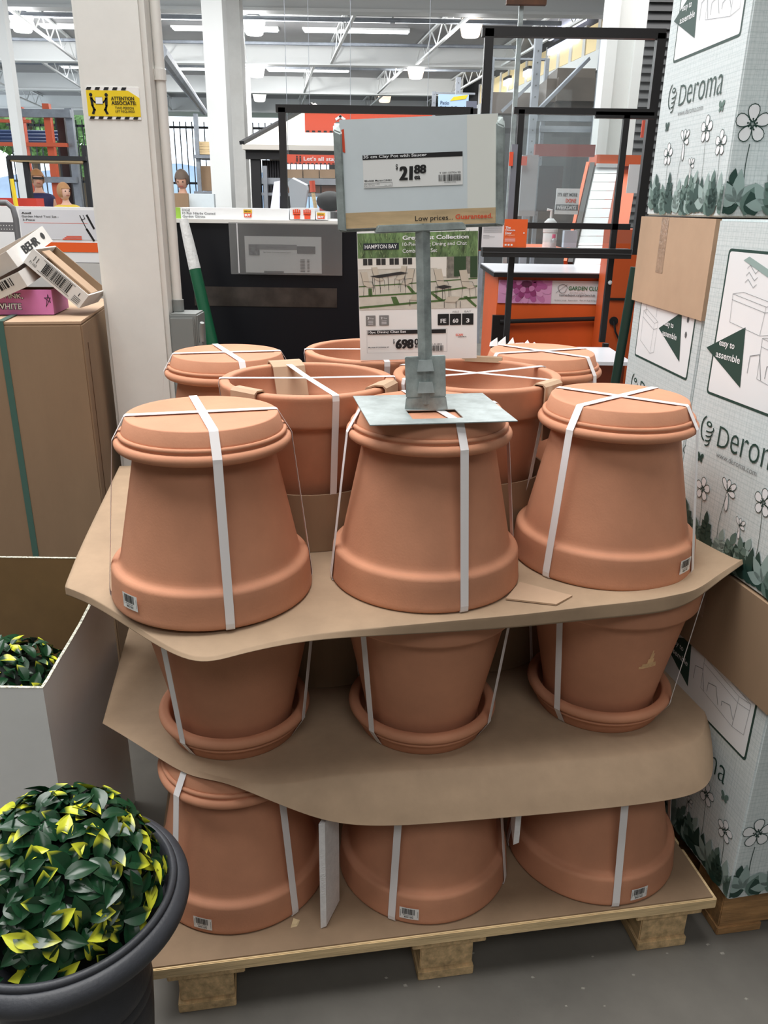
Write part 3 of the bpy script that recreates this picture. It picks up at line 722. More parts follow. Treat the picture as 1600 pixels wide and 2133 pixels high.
for (x0, x1, y0, y1) in ((-0.0115, 0.0, 0.0045, -0.0005), (0.0, 0.0115, -0.0005, 0.0045)):
    b.hexa([(x0, y0+0.002, 0.01), (x1, y1+0.002, 0.01), (x1, y1+0.0045, 0.01), (x0, y0+0.0045, 0.01)], [(x0, y0+0.002, 0.296), (x1, y1+0.002, 0.296), (x1, y1+0.0045, 0.296), (x0, y0+0.0045, 0.296)])
b.v = [v+Vector((0, -0.010, 0)) if v.z > 0.2 else v+Vector((0, -0.008, 0)) for v in b.v]
upright(b).build('pole', GALV_D, ps_)
sx0, sx1, sz0, sz1 = -0.129, 0.124, 0.288, 0.447
b = MB().box((sx0, 0.002, sz0), (sx1, 0.0032, sz1)); upright(b).build('back_plate', GALV_D, ps_)
for x0, x1 in ((sx0-0.004, sx0+0.009), (sx1-0.009, sx1+0.004)):
    b = MB(); zc = 0.006
    b.hexa([(x0, -0.008, sz0+0.002), (x1, -0.008, sz0-0.001), (x1, 0.002, sz0-0.001), (x0, 0.002, sz0+0.002)], [(x0, -0.008, sz1-0.012), (x1, -0.008, sz1-0.018), (x1, 0.002, sz1-0.001), (x0, 0.002, sz1)])
    upright(b).build('side_rail', GALV_D, ps_, bevel=0.002)
b = MB(); b.hexa([(-0.076, -0.009, sz0-0.004), (0.069, -0.009, sz0-0.004), (0.069, 0.002, sz0-0.004), (-0.076, 0.002, sz0-0.004)], [(-0.069, -0.009, sz0+0.008), (0.062, -0.009, sz0+0.008), (0.069, 0.002, sz0+0.008), (-0.076, 0.002, sz0+0.008)])
upright(b).build('bottom_rail', GALV_D, ps_, bevel=0.0015)
b = MB().box((sx0+0.006, -0.0035, sz0+0.004), (sx1-0.006, 0.0018, sz1+0.002)); card = upright(b).build('card', BLUEW, ps_)
cw = sx1-sx0; ch = sz1-sz0
M3 = UP.to_3x3()
dc = Decal(card, UP @ Vector((sx0, -0.0037, sz0)), M3 @ Vector((1, 0, 0)), M3 @ Vector((0, 0, 1)))
U = lambda u: u*cw
V_ = lambda v: v*ch
WOODP = mat('plywood_print', (206, 180, 140), 0.6, var=0.12, vscale=12, stretch=(1, 1, 6))
dc.rect('plywood_strip', WOODP, U(0.027), V_(0.03), U(0.973), V_(0.175), 1)
dc.rect('white_overlay', mat('overlay_card', (234, 237, 231), 0.6), U(0.79), V_(0.175), U(0.973), V_(1.01), 1)
dc.poly('orange_scrap', ORINK, [(U(0.036), V_(0.73)), (U(0.052), V_(0.72)), (U(0.050), V_(0.93)), (U(0.034), V_(0.925))], 1)
dc.rect('price_label', WHITE, U(0.155), V_(0.395), U(0.762), V_(0.655), 2)
dc.rect('label_header', INK, U(0.155), V_(0.650), U(0.762), V_(0.692), 3)
dc.text('35 cm Clay Pot with Saucer', U(0.160), V_(0.655), U(0.385), PWHITE, V_(0.034), 4, 0.02)
dc.text('$', U(0.355), V_(0.545), U(0.013), INK, V_(0.058), 4, 0.02); dc.text('21', U(0.373), V_(0.455), U(0.083), INK, V_(0.125), 4, 0.075, skew=0.06)
dc.text('88', U(0.464), V_(0.510), U(0.075), INK, V_(0.078), 4, 0.06, skew=0.06); dc.text('ea', U(0.466), V_(0.458), U(0.037), INK, V_(0.033), 4, 0.04)
dc.text('Model# Marso125423', U(0.162), V_(0.452), U(0.165), INK, V_(0.017), 4, 0.02)
dc.line('label_frame', INKG, [(U(0.160), V_(0.405)), (U(0.330), V_(0.405)), (U(0.330), V_(0.440)), (U(0.160), V_(0.440))], 0.0004, 4, True)
dc.text('SN 102214 111800', U(0.163), V_(0.425), U(0.09), INKG, V_(0.009), 4); dc.text('Apr 20, 2021', U(0.163), V_(0.409), U(0.06), INKG, V_(0.011), 4); dc.text('EA 1.00', U(0.285), V_(0.411), U(0.04), INKG, V_(0.009), 4)
dc.text('Y 1001-537936 SD', U(0.620), V_(0.500), U(0.130), INK, V_(0.015), 4, 0.01); dc.bars('barcode', INK, U(0.615), V_(0.432), U(0.752), V_(0.490), 40, 4, 5)
dc.text('653904110452', U(0.650), V_(0.416), U(0.07), INKG, V_(0.011), 4)
dc.text('Low prices...', U(0.465), V_(0.062), U(0.235), INK, V_(0.060), 4, 0.006); dc.text('Guaranteed.', U(0.715), V_(0.078), U(0.230), ORINK, V_(0.046), 4, 0.02)
dc.build()

# ---------------------------------------------------------------- patio set sign
hs = Matrix.Translation((-0.057, 1.778, 1.0935)) @ Matrix.Rotation(R(-2.0), 4, 'Y') @ Matrix.Rotation(R(-3), 4, 'X')
hz = thing('product_sign', 'tall patio furniture sign with a green grass band and price label', 'sign', mtx=hs)
HW, HH = 0.257, 0.281
cardp = MB().box((0, 0, 0), (HW, 0.004, HH)).build('sign_card', WHITE, hz)
d = Decal(cardp, (0, -0.0002, 0), (1, 0, 0), (0, 0, 1)); Uh = lambda u: u*HW; Vh = lambda v: v*HH
GRASS = mat('printed_grass', (98, 124, 80), 0.6, var=0.55, vscale=60, stretch=(1, 1, 0.35))
GRASSB = mat('printed_grass_light', (138, 160, 110), 0.6)
GRASSD = mat('printed_grass_dark', (62, 86, 54), 0.6)
d.rect('grass_band', GRASS, 0.0008, Vh(0.765), Uh(0.997), Vh(0.945), 1)
rn = random.Random(9)
for k in range(150):
    x = rn.uniform(0.006, HW-0.006); y = Vh(rn.uniform(0.77, 0.93)); L = rn.uniform(0.008, 0.016); lean = rn.uniform(-0.5, 0.5)
    d.poly('grass_blades', GRASSB if k % 2 else GRASSD, [(x-0.0007, y), (x+0.0007, y), (min(max(x+lean*L, 0.001), HW-0.001), y+L)], 2+(k % 3)*0.2)
PLATE = mat('brand_plate', (38, 44, 52), 0.5)
d.rect('brand_plate', PLATE, Uh(0.05), Vh(0.825), Uh(0.345), Vh(0.873), 3); d.text('HAMPTON BAY', Uh(0.063), Vh(0.834), Uh(0.265), PWHITE, Vh(0.029), 4, 0.008)
d.text('Greycrest Collection', Uh(0.375), Vh(0.883), Uh(0.545), PWHITE, Vh(0.040), 4, 0.03); d.text('10-Piece Sling Dining and Chat', Uh(0.375), Vh(0.840), Uh(0.53), PWHITE, Vh(0.034), 4, 0.0); d.text('Combination Set', Uh(0.375), Vh(0.800), Uh(0.285), PWHITE, Vh(0.028), 4, 0.0)
# product picture
PAVE = mat('printed_paver', (206, 202, 190), 0.6, var=0.06, vscale=40); TURF = mat('printed_turf', (74, 104, 54), 0.6); WALLP = mat('printed_wall', (226, 224, 216), 0.6)
STONEP = mat('printed_stone', (128, 124, 114), 0.6, var=0.25, vscale=80); SHRUBP = mat('printed_shrub', (46, 70, 42), 0.6); SLING = mat('printed_sling', (196, 188, 172), 0.6); DARKP = mat('printed_dark', (44, 42, 42), 0.6)
d.rect('picture_paving', PAVE, 0.0008, Vh(0.385), Uh(0.997), Vh(0.765), 1)
d.rect('picture_wall', WALLP, 0.0008, Vh(0.685), Uh(0.74), Vh(0.765), 2)
d.rect('picture_stone', STONEP, Uh(0.74), Vh(0.61), Uh(0.84), Vh(0.765), 2); d.rect('picture_shrub', SHRUBP, Uh(0.80), Vh(0.62), Uh(0.90), Vh(0.765), 3); d.rect('picture_stone', STONEP, Uh(0.90), Vh(0.64), Uh(0.94), Vh(0.765), 2); d.rect('picture_shrub', SHRUBP, Uh(0.935), Vh(0.61), Uh(0.997), Vh(0.765), 3)
for x0 in (0.045, 0.155, 0.265, 0.375):
    d.rect('picture_window', DARKP, Uh(x0), Vh(0.715), Uh(x0+0.036), Vh(0.762), 3); d.rect('picture_window', DARKP, Uh(x0+0.042), Vh(0.715), Uh(x0+0.078), Vh(0.762), 3)
d.rect('picture_wall', WALLP, Uh(0.66), Vh(0.62), Uh(0.735), Vh(0.765), 3)
for pts in ([(0, .395), (.997, .455), (.997, .470), (0, .410)], [(0, .48), (.60, .50), (.997, .54), (.997, .552), (.6, .512), (0, .492)], [(0, .555), (.5, .575), (.997, .60), (.997, .608), (.5, .583), (0, .563)], [(.27, .48), (.315, .48), (.345, .42), (.295, .415)], [(.08, .545), (.11, .545), (.115, .49), (.08, .49)], [(.40, .56), (.425, .56), (.475, .51), (.445, .505)], [(.60, .50), (.63, .50), (.72, .445), (.68, .44)], [(.88, .47), (.91, .475), (.997, .40), (.985, .388)]):
    d.poly('picture_turf', TURF, [(0.0008+Uh(x)*0.996, Vh(y)) for x, y in pts], 2)
def chair_print(x, y, s_, fl=1):
    q = lambda a, b_: (Uh(x)+fl*a*s_, Vh(y)+b_*s_)
    d.poly('picture_chair', SLING, [q(0, .045), q(.026, .050), q(.016, .10), q(-.012, .098)], 4)
    d.poly('picture_chair', SLING, [q(0, .045), q(.026, .050), q(.050, .040), q(.026, .034)], 4.4)
    for a, b_ in ((q(.002, .045), q(-.002, 0)), (q(.026, .036), q(.030, -.004)), (q(.048, .040), q(.050, .006)), (q(.0, .045), q(-.012, .098)), (q(.0, .060), q(.036, .058)), (q(.036, .058), q(.044, .04))):
        d.line('picture_frame', DARKP, [a, b_], 0.0009*max(s_, 0.7), 5)
for a in ((.045, .49, .50), (.135, .545, .44), (.39, .55, .44, -1), (.45, .505, .50, -1), (.66, .465, .60), (.87, .455, .60, 1)): chair_print(*a)
d.poly('picture_table', DARKP, [(Uh(.10), Vh(.635)), (Uh(.17), Vh(.620)), (Uh(.42), Vh(.652)), (Uh(.36), Vh(.664))], 5)
for a, b_ in ((.12, .52), (.18, .51), (.39, .55), (.25, .53)): d.line('picture_table', DARKP, [(Uh(a), Vh(.63)), (Uh(a+.005), Vh(b_))], 0.001, 5)
d.poly('picture_table', DARKP, [(Uh(.64), Vh(.545)), (Uh(.71), Vh(.53)), (Uh(.79), Vh(.545)), (Uh(.72), Vh(.56))], 6)
for a, b_ in ((.65, .46), (.76, .47), (.705, .455)): d.line('picture_table', DARKP, [(Uh(a), Vh(.54)), (Uh(a), Vh(b_))], 0.001, 6)
for (x, y) in ((.43, .455), (.72, .435)):
    d.poly('picture_stool', SLING, [(Uh(x), Vh(y)), (Uh(x+.03), Vh(y+.04)), (Uh(x+.14), Vh(y+.035)), (Uh(x+.10), Vh(y-.005))], 5); 
    for a in (0.0, .10, .135): d.line('picture_stool', DARKP, [(Uh(x+a), Vh(y)), (Uh(x+a), Vh(y-.045))], 0.0011, 6)
# lower part
GREYSQ = mat('print_grey', (128, 128, 128), 0.6)
for x0, n_ in ((0.055, '3'), (0.168, '2')):
    d.rrect('warranty_badge', GREYSQ, Uh(x0), Vh(0.265), Uh(x0+0.083), Vh(0.342), 0.001, 2); d.text(n_, Uh(x0+0.014), Vh(0.313), Uh(0.016), PWHITE, Vh(0.018), 4, 0.02); d.text('Year', Uh(x0+0.037), Vh(0.314), Uh(0.033), PWHITE, Vh(0.012), 4)
    for k in range(3): d.rect('warranty_lines', PWHITE, Uh(x0+0.02), Vh(0.276+0.011*k), Uh(x0+0.063), Vh(0.280+0.011*k), 4)
for x0, t_, cap in ((0.665, 'FE', None), (0.768, '60', 'AISLE'), (0.872, '3', 'BAY')):
    d.rrect('aisle_badge', INK, Uh(x0), Vh(0.258), Uh(x0+0.096), Vh(0.343), 0.001, 2)
    w_ = 0.048 if len(t_) > 1 else 0.028; d.text(t_, Uh(x0+0.048-w_/2), Vh(0.275), Uh(w_), PWHITE, Vh(0.032), 4, 0.03)
    if cap: d.text(cap, Uh(x0+0.02), Vh(0.352), Uh(0.056), INKG, Vh(0.013), 4)
d.rect('label_header', INK, Uh(0.066), Vh(0.198), Uh(0.735), Vh(0.228), 3); d.line('label_frame', INKG, [(Uh(.06), Vh(.055)), (Uh(.745), Vh(.055)), (Uh(.745), Vh(.232)), (Uh(.06), Vh(.232))], 0.0003, 2, True)
d.text('10pc Dining Chat Set', Uh(0.07), Vh(0.2015), Uh(0.325), PWHITE, Vh(0.023), 4, 0.02)
d.text('$', Uh(0.284), Vh(0.120), Uh(0.013), INK, Vh(0.040), 4, 0.02); d.text('698', Uh(0.302), Vh(0.084), Uh(0.155), INK, Vh(0.074), 4, 0.07, skew=0.06); d.text('00', Uh(0.465), Vh(0.112), Uh(0.075), INK, Vh(0.048), 4, 0.04); d.text('ea', Uh(0.47), Vh(0.090), Uh(0.04), INK, Vh(0.018), 4, 0.02)
d.text('Model# FCS70506-ST', Uh(0.07), Vh(0.092), Uh(0.18), INK, Vh(0.011), 4, 0.02); d.text('1001-412855', Uh(0.585), Vh(0.110), Uh(0.115), INK, Vh(0.010), 4, 0.01); d.bars('barcode', INK, Uh(0.59), Vh(0.062), Uh(0.72), Vh(0.105), 34, 4, 8)
d.text('SCAN', Uh(0.818), Vh(0.174), Uh(0.062), ORINK, Vh(0.018), 4, 0.03); d.text('LEARN MORE', Uh(0.838), Vh(0.163), Uh(0.072), INK, Vh(0.008), 4, 0.01)
d.build()
# ---------------------------------------------------------------- pillar with conduit and switch box
pil = MB(); pil.box((-0.763, 2.20, 0.0), (-0.590, 2.375, 4.5)); pl_o = struct('pillar', pil, WPAINT, bevel=0.012)
YEL = mat('sticker_yellow', (236, 205, 40), 0.45); 
stk = thing('warning_sticker', 'yellow two person lift sticker with striped borders on the white pillar', 'sticker', (-0.746, 2.1985, 1.605))
MB().box((0, 0, 0), (0.130, 0.001, 0.0715)).build('sticker_backing', LABEL, stk)
d = Decal(stk, (0, -0.0002, 0), (1, 0, 0), (0, 0, 1))
d.poly('yellow_field', YEL, [(0.0, 0.0065), (0.130, 0.0065), (0.130, 0.048), (0.103, 0.064), (0.0, 0.064)], 1)
for k in range(6):
    x = 0.002+0.0215*k; d.poly('print_stripe', INK, [(x, 0.0005), (x+0.011, 0.0005), (x+0.0145, 0.006), (x+0.0035, 0.006)], 2)
    if k < 5: d.poly('print_stripe', INK, [(x-0.002, 0.0648), (x+0.009, 0.0648), (x+0.0125, 0.071), (x+0.0015, 0.071)], 2)
def stickman(x, s_):
    q = lambda a, b_: (x+s_*a, 0.012+b_)
    d.disc('print_figure', INK, q(0.0, 0.042)[0], q(0, 0.042)[1], 0.0042, lay=3, n=14)
    d.poly('print_figure', INK, [q(-0.003, 0.037), q(0.004, 0.036), q(0.005, 0.018), q(-0.001, 0.017)], 3)
    d.line('print_figure', INK, [q(0.001, 0.034), q(0.008, 0.026), q(0.013, 0.025)], 0.0032, 3)
    d.line('print_figure', INK, [q(0.002, 0.018), q(0.007, 0.009), q(0.003, 0.001)], 0.0036, 3); d.line('print_figure', INK, [q(0.001, 0.018), q(0.004, 0.009), q(0.0, 0.001)], 0.003, 3)
stickman(0.011, 1); stickman(0.049, -1)
d.rect('carried_box', PWHITE, 0.0215, 0.034, 0.039, 0.049, 4); d.line('print_figure', INK, [(0.0215, 0.034), (0.039, 0.034), (0.039, 0.049), (0.0215, 0.049)], 0.0005, 5, True)
d.text('ATTENTION', 0.060, 0.0425, 0.057, INK, 0.0082, 4, 0.035); d.text('ASSOCIATE:', 0.060, 0.0325, 0.061, INK, 0.0082, 4, 0.035)
d.text('TWO PERSON', 0.068, 0.0225, 0.046, INK, 0.0058, 4, 0.015); d.text('LIFT REQUIRED', 0.068, 0.0145, 0.048, INK, 0.0058, 4, 0.015)
d.build()
cp = thing('conduit_pipe', 'white painted conduit pipe running down the pillar into the grey switch box', 'pipe', (-0.576, 2.262, 1.135))
MB().tube([(-0.576, 2.262, 1.165), (-0.579, 2.262, 4.45)], 0.0125, 16).build('pipe', WPAINT, cp, smooth=True, world=True)
for z in (1.70, 2.6): MB().tube([(-0.5775, 2.262, z), (-0.5775, 2.262, z+0.025)], 0.0155, 16).build('coupling', WPAINT, cp, world=True)
SBOX = mat('switch_grey', (128, 132, 130), 0.5)
MB().tube([(-0.576, 2.262, 1.135), (-0.576, 2.262, 1.166)], 0.016, 16).build('hub', SBOX, cp, world=True)
sb = thing('switch_box', 'grey metal electrical switch box on the side of the pillar', 'electrical box', (-0.545, 2.24, 0.84))
MB().box((-0.588, 2.205, 0.84), (-0.512, 2.30, 1.134)).build('housing', SBOX, sb, world=True, bevel=0.004)
MB().box((-0.585, 2.196, 0.845), (-0.520, 2.2045, 1.126)).build('cover', SBOX, sb, world=True, bevel=0.003)
MB().tube([(-0.506, 2.215, 1.06), (-0.506, 2.215, 1.085), (-0.500, 2.205, 1.112)], [0.007, 0.008, 0.006], 10).build('lever', mat('lever_grey', (150, 152, 150), 0.4), sb, smooth=True, world=True)
MB().box((-0.5115, 2.205, 0.99), (-0.503, 2.24, 1.06)).build('hinge', SBOX, sb, world=True, bevel=0.002)
gp = thing('green_pole', 'green pole with a white textured grip leaning against the black counter', 'pole', (-0.375, 2.53, 0.0))
def gpt(z): return Vector((-0.375-0.2012*z, 2.53+0.20*z/1.6, z))
MB().tube([gpt(0.0), gpt(0.6), gpt(1.215)], [0.026, 0.022, 0.019], 16).build('shaft', mat('pole_green', (22, 92, 62), 0.4), gp, smooth=True, world=True)
MB().tube([gpt(1.216), gpt(1.30), gpt(1.365)], [0.019, 0.017, 0.014], 16).build('grip', mat('grip_white', (226, 228, 228), 0.6, bump=0.9, bscale=120), gp, smooth=True, world=True)

# ---------------------------------------------------------------- tall carton at the left with the opened trays on top
bc = thing('tall_carton', 'tall brown carton with a green packing strap beside the pillar', 'box', (-0.750, 2.000, 0.0), PANG)
MB().box((-0.62, 0, 0), (0, 0.55, 1.132)).build('carton_body', CARD, bc, bevel=0.004)
b = MB(); b.hexa([(-0.618, 0.003, 1.1325), (-0.002, 0.003, 1.1325), (-0.002, 0.54, 1.1325), (-0.618, 0.54, 1.1325)], [(-0.618, 0.003, 1.1365), (-0.002, 0.003, 1.1385), (-0.002, 0.54, 1.1365), (-0.618, 0.54, 1.1365)])
b.build('top_flap', CARD_L, bc)
GSTRAP = mat('green_strap', (74, 108, 98), 0.35)
b = MB(); b.box((-0.196, -0.0022, 0.02), (-0.181, -0.0005, 1.140)); b.box((-0.196, -0.0022, 1.1395), (-0.181, 0.30, 1.141)); b.build('green_strap', GSTRAP, bc)
b = MB(); b.box((-0.0008, 0.048, 0.45), (0.0012, 0.0515, 1.08)); b.build('corner_seam', CARD_D, bc)
TRAYW = mat('tray_white', (222, 220, 216), 0.6, var=0.03, vscale=20); PINK = mat('tray_pink', (206, 122, 178), 0.55)
def tray(name, C, a, e, dd, label, outer, inner=None, t=0.0035):
    """open tray: C rim corner, a along the front rim, e down the wall, dd backwards"""
    inner = inner or CARD
    C, a, e, dd = map(Vector, (C, a, e, dd)); 
    e = (e-a.normalized()*e.dot(a.normalized())); n = a.cross(e).normalized(); L = dd.length; dd = n*L if dd.dot(n) > 0 else -n*L
    base = C+a/2+e+dd/2; r_ = thing(name, label, 'box', base)
    au, du, eu = a.normalized(), dd.normalized(), e.normalized()
    MB().obox(C, a, du*t, e).build('front_wall', outer, r_, world=True)
    MB().obox(C+dd-du*t, a, du*t, e).build('back_wall', inner, r_, world=True)
    MB().obox(C+du*t, au*t, dd-du*2*t, e).build('side_wall', outer, r_, world=True); MB().obox(C+a-au*t+du*t, au*t, dd-du*2*t, e).build('side_wall', outer, r_, world=True)
    MB().obox(C+e-eu*t+du*t+au*t, a-au*2*t, dd-du*2*t, eu*t).build('floor_panel', inner, r_, world=True)
    return r_, C, a, e, dd
# tilted tray with the barcode
C0 = px(69, 517, 2.10)
r_, C, a, e, dd = tray('open_tray', C0, px(185, 615, 2.10)-C0, px(51, 547, 2.10)-C0, px(152, 470, 2.22)-C0, 'white-sided open tray tipped on its corner with a long barcode', TRAYW)
d = Decal(r_, C+e-dd.normalized()*0.0004, a, -e, world=True); L = a.length; h = e.length
d.bars('barcode', INK, L*0.27, h*0.22, L*0.74, h*0.86, 46, 2, 12); d.line('print_rule', INK, [(L*0.22, h*0.90), (L*0.78, h*0.90)], 0.001, 2); d.line('print_rule', INK, [(L*0.22, h*0.16), (L*0.78, h*0.16)], 0.001, 2)
d.text('71162', L*0.06, h*0.2, L*0.12, INK, h*0.16, 2); 
for k in range(2): d.line('print_mark', INK, [(L*(0.10+0.05*k), h*0.45), (L*(0.10+0.05*k), h*0.75)], 0.0015, 2)
d.text('1', L*0.88, h*0.55, L*0.012, INK, h*0.22, 2)
for k in range(4): d.rect('fine_print', INKG, L*0.83, h*(0.12+0.10*k), L*0.95, h*(0.16+0.10*k), 2)
d.build()
b = MB(); au = a.normalized(); du = dd.normalized(); eu = e.normalized()
b.obox(C+du*dd.length*0.30+eu*0.004+au*0.008, a-au*0.016, du*dd.length*0.35, eu*0.003); b.build('inner_flap', CARD_L, r_, world=True)
# white opened cartons behind and below it
C0 = px(13, 523, 2.06)
r_, C, a, e, dd = tray('open_tray', C0, px(88, 470, 2.26)-C0, px(30, 562, 2.05)-C0, px(-95, 505, 2.16)-C0, 'white opened paint tray with black brand lettering on top of the tray pile', TRAYW)
d = Decal(r_, C+e-dd.normalized()*0.0005, a, -e, world=True)
if d.n.dot(dd) > 0: d.n = -d.n
L = a.length; h = e.length
d.text('BEHR', L*0.30, h*0.30, L*0.42, INK, h*0.48, 2, 0.05); d.disc('print_mark', INK, L*0.86, h*0.56, h*0.20, lay=2); d.build()
C0 = px(38, 566, 2.06)
r_, C, a, e, dd = tray('open_tray', C0, px(100, 525, 2.26)-C0, px(52, 600, 2.05)-C0, px(-95, 560, 2.16)-C0, 'second white opened tray under the lettered one with a barcode end', TRAYW)
sd = Decal(r_, C+e-a.normalized()*0.0005, -dd, -e, world=True)
sd.n = -a.normalized(); sd.r = dd.normalized(); Ld = dd.length
sd.bars('barcode', INK, Ld*0.12, h*0.35, Ld*0.72, h*0.8, 30, 2, 4); sd.build()
pc = thing('pink_tray', 'low pink tray with white and black lettering on the tall carton', 'box', px(50, 655, 2.10).xy.to_3d()+Vector((0, 0, 1.1402)), 0.12)
b = MB(); b.box((-0.26, 0, 0), (0.075, 0.003, 0.062)); b.build('front_wall', PINK, pc); MB().box((0.072, 0.0035, 0), (0.075, 0.15, 0.062)).build('side_wall', PINK, pc)
MB().box((-0.26, 0.147, 0), (0.0715, 0.15, 0.055)).build('back_wall', CARD, pc); MB().box((-0.26, 0.0035, 0.0), (0.0715, 0.1465, 0.003)).build('floor_panel', CARD, pc)
d = Decal(pc, (-0.26, -0.0003, 0), (1, 0, 0), (0, 0, 1))
for k, (x, y, w, s_) in enumerate(((0.150, 0.036, 0.115, 'goes on PINK,'), (0.150, 0.012, 0.108, 'dries WHITE'))):
    d.text(s_, x, y, w, INK, 0.017, 2, 0.10, name='lettering_shadow'); d.text(s_, x+0.001, y+0.001, w-0.002, PWHITE, 0.015, 4, 0.02)
d.line('print_mark', INK, [(0.318, 0.02), (0.325, 0.05), (0.330, 0.03), (0.316, 0.042), (0.331, 0.042), (0.318, 0.02)], 0.0012, 2)
d.build()

# ---------------------------------------------------------------- cardboard dump bin
BINW = mat('bin_white', (230, 232, 231), 0.6, var=0.02, vscale=8); BINI = mat('bin_inside', (132, 104, 68), 0.85, var=0.05, vscale=10); FLUTE = mat('corrugated_edge', (206, 196, 180), 0.8, var=0.5, vscale=220)
bn = thing('dump_bin', 'grey-white cardboard dump bin with a curved cut side', 'bin', (-0.86, 1.43, 0))
Fy, By, X1, X0 = 1.25, 1.625, -0.618, -1.12
prof = [(1.25, 0.583), (1.275, 0.584), (1.33, 0.591), (1.39, 0.597), (1.45, 0.604), (1.53, 0.619), (1.58, 0.642), (1.625, 0.672)]
def wall(p0, p1, zs0, n, nm, mt):
    pass
def sidewall(x, t, mt, nm):
    b = MB(); k = len(prof)
    b.v = [Vector((x+dx, y, z)) for dx in (0, t) for y, z in prof]+[Vector((x+dx, y, 0.0)) for dx in (0, t) for y, z in prof]
    for i in range(k-1):
        b.f += [[i, i+1, k+i+1, k+i], [2*k+i, 2*k+i+1, i+1, i], [k+i, k+i+1, 3*k+i+1, 3*k+i], [2*k+i, 3*k+i, 3*k+i+1, 2*k+i+1]]
    b.f += [[0, k, 3*k, 2*k], [k-1, 3*k-1, 4*k-1, 2*k-1]]
    return b.build(nm, mt, bn, world=True)
sidewall(X1-0.0025, 0.0025, BINW, 'side_panel'); sidewall(X1-0.0052, 0.0025, BINI, 'side_liner'); sidewall(X0, 0.0025, BINW, 'side_panel')
MB().box((X0+0.003, Fy-0.0025, 0), (X1, Fy-0.0002, 0.583)).build('front_panel', BINW, bn, world=True); MB().box((X0+0.003, Fy, 0), (X1-0.006, Fy+0.0025, 0.583)).build('front_liner', BINI, bn, world=True)
MB().box((X0+0.003, By+0.0003, 0), (X1, By+0.003, 0.672)).build('back_panel', BINW, bn, world=True); MB().box((X0+0.003, By-0.0026, 0), (X1-0.006, By, 0.672)).build('back_liner', BINI, bn, world=True)
b = MB()
for (y0, z0), (y1, z1) in zip(prof[:-1], prof[1:]):
    b.hexa([(X1-0.0055, y0, z0), (X1+0.0002, y0, z0), (X1+0.0002, y1, z1), (X1-0.0055, y1, z1)], [(X1-0.0055, y0, z0+0.0008), (X1+0.0002, y0, z0+0.0008), (X1+0.0002, y1, z1+0.0008), (X1-0.0055, y1, z1+0.0008)])
b.box((X0, Fy-0.003, 0.583), (X1, Fy+0.003, 0.584)); b.box((X0, By-0.003, 0.672), (X1, By+0.0032, 0.673)); b.build('cut_edge', FLUTE, bn, world=True, kind='stuff')

# ---------------------------------------------------------------- planter urn and boxwood balls
URN = mat('urn_charcoal', (60, 62, 67), 0.46, var=0.10, vscale=14, bump=0.2, bscale=240, spec=0.4)
UC = Vector((-0.430, 0.828, 0.0))
up_ = [(0.0, 0.0), (0.118, 0.0), (0.122, 0.012), (0.118, 0.03), (0.090, 0.05), (0.082, 0.09), (0.088, 0.16), (0.097, 0.24), (0.1015, 0.30), (0.1035, 0.34), (0.1005, 0.346), (0.1045, 0.352), (0.1035, 0.362), (0.1005, 0.367), (0.1040, 0.373), (0.1030, 0.386), (0.097, 0.402), (0.0905, 0.418), (0.090, 0.430), (0.094, 0.444), (0.104, 0.460), (0.122, 0.480), (0.142, 0.497), (0.156, 0.507)]
up_ += arc(0.1505, 0.5245, 0.0185, -60, 75, 8, 1.0)+[(0.1535, 0.5420), (0.1525, 0.5405)]+arc(0.1475, 0.5435, 0.0055, 15, 120, 5)+[(0.1415, 0.541), (0.1385, 0.525), (0.136, 0.49), (0.0, 0.48)]
ur = MB().lathe(up_, 96, UC)
single('planter_urn', ur, URN, 'dark charcoal plastic urn planter with a thick rolled rim', 'planter', smooth=True, base=UC)
def leaf_mat(name, green, yellow):
    m_ = bpy.data.materials.new(name); m_.use_nodes = True; nt = m_.node_tree; b_ = nt.nodes['Principled BSDF']; b_.inputs['Roughness'].default_value = 0.27
    at = nt.nodes.new('ShaderNodeAttribute'); at.attribute_name = 'tip'
    rp = nt.nodes.new('ShaderNodeValToRGB'); e_ = rp.color_ramp.elements
    e_[0].position = 0.40; e_[0].color = rgb(*green); e_[1].position = 0.62; e_[1].color = rgb(*yellow)
    nt.links.new(at.outputs['Fac'], rp.inputs['Fac']); nt.links.new(rp.outputs['Color'], b_.inputs['Base Color'])
    MATS[name] = m_; return m_
LEAFM = leaf_mat('boxwood_leaf', (26, 62, 38), (200, 204, 58))
def leaf_mesh(L, w, tipamt, curl, fold):
    """cupped leaf along +x, normal +z, tip value 0..1 for the variegated end"""
    b = MB(); nx = 6; tips = []
    for i in range(nx+1):
        t = i/nx; ww = w*math.sin(math.pi*min(0.985, t*0.90+0.04))**0.75*(1.0 if t < 0.6 else 1.0-(t-0.6)*0.9); 
        if i == nx: ww = 0.0004
        zc = -curl*t*t*L
        for j, s_ in enumerate((-1, -0.5, 0, 0.5, 1)):
            b.v.append(Vector((t*L, s_*ww, zc+abs(s_)*fold*ww))); tips.append(max(0, t*1.0+abs(s_)*0.16-(1-tipamt)))
    for i in range(nx):
        for j in range(4): k = i*5+j; b.f.append([k, k+5, k+6, k+1])
    o_ = b.build('leaf', LEAFM, smooth=True); me = o_.data; bpy.data.objects.remove(o_)
    at = me.attributes.new('tip', 'FLOAT', 'POINT')
    # vertex order is kept by from_pydata and the normal pass
    for k, v in enumerate(tips): at.data[k].value = v
    return me
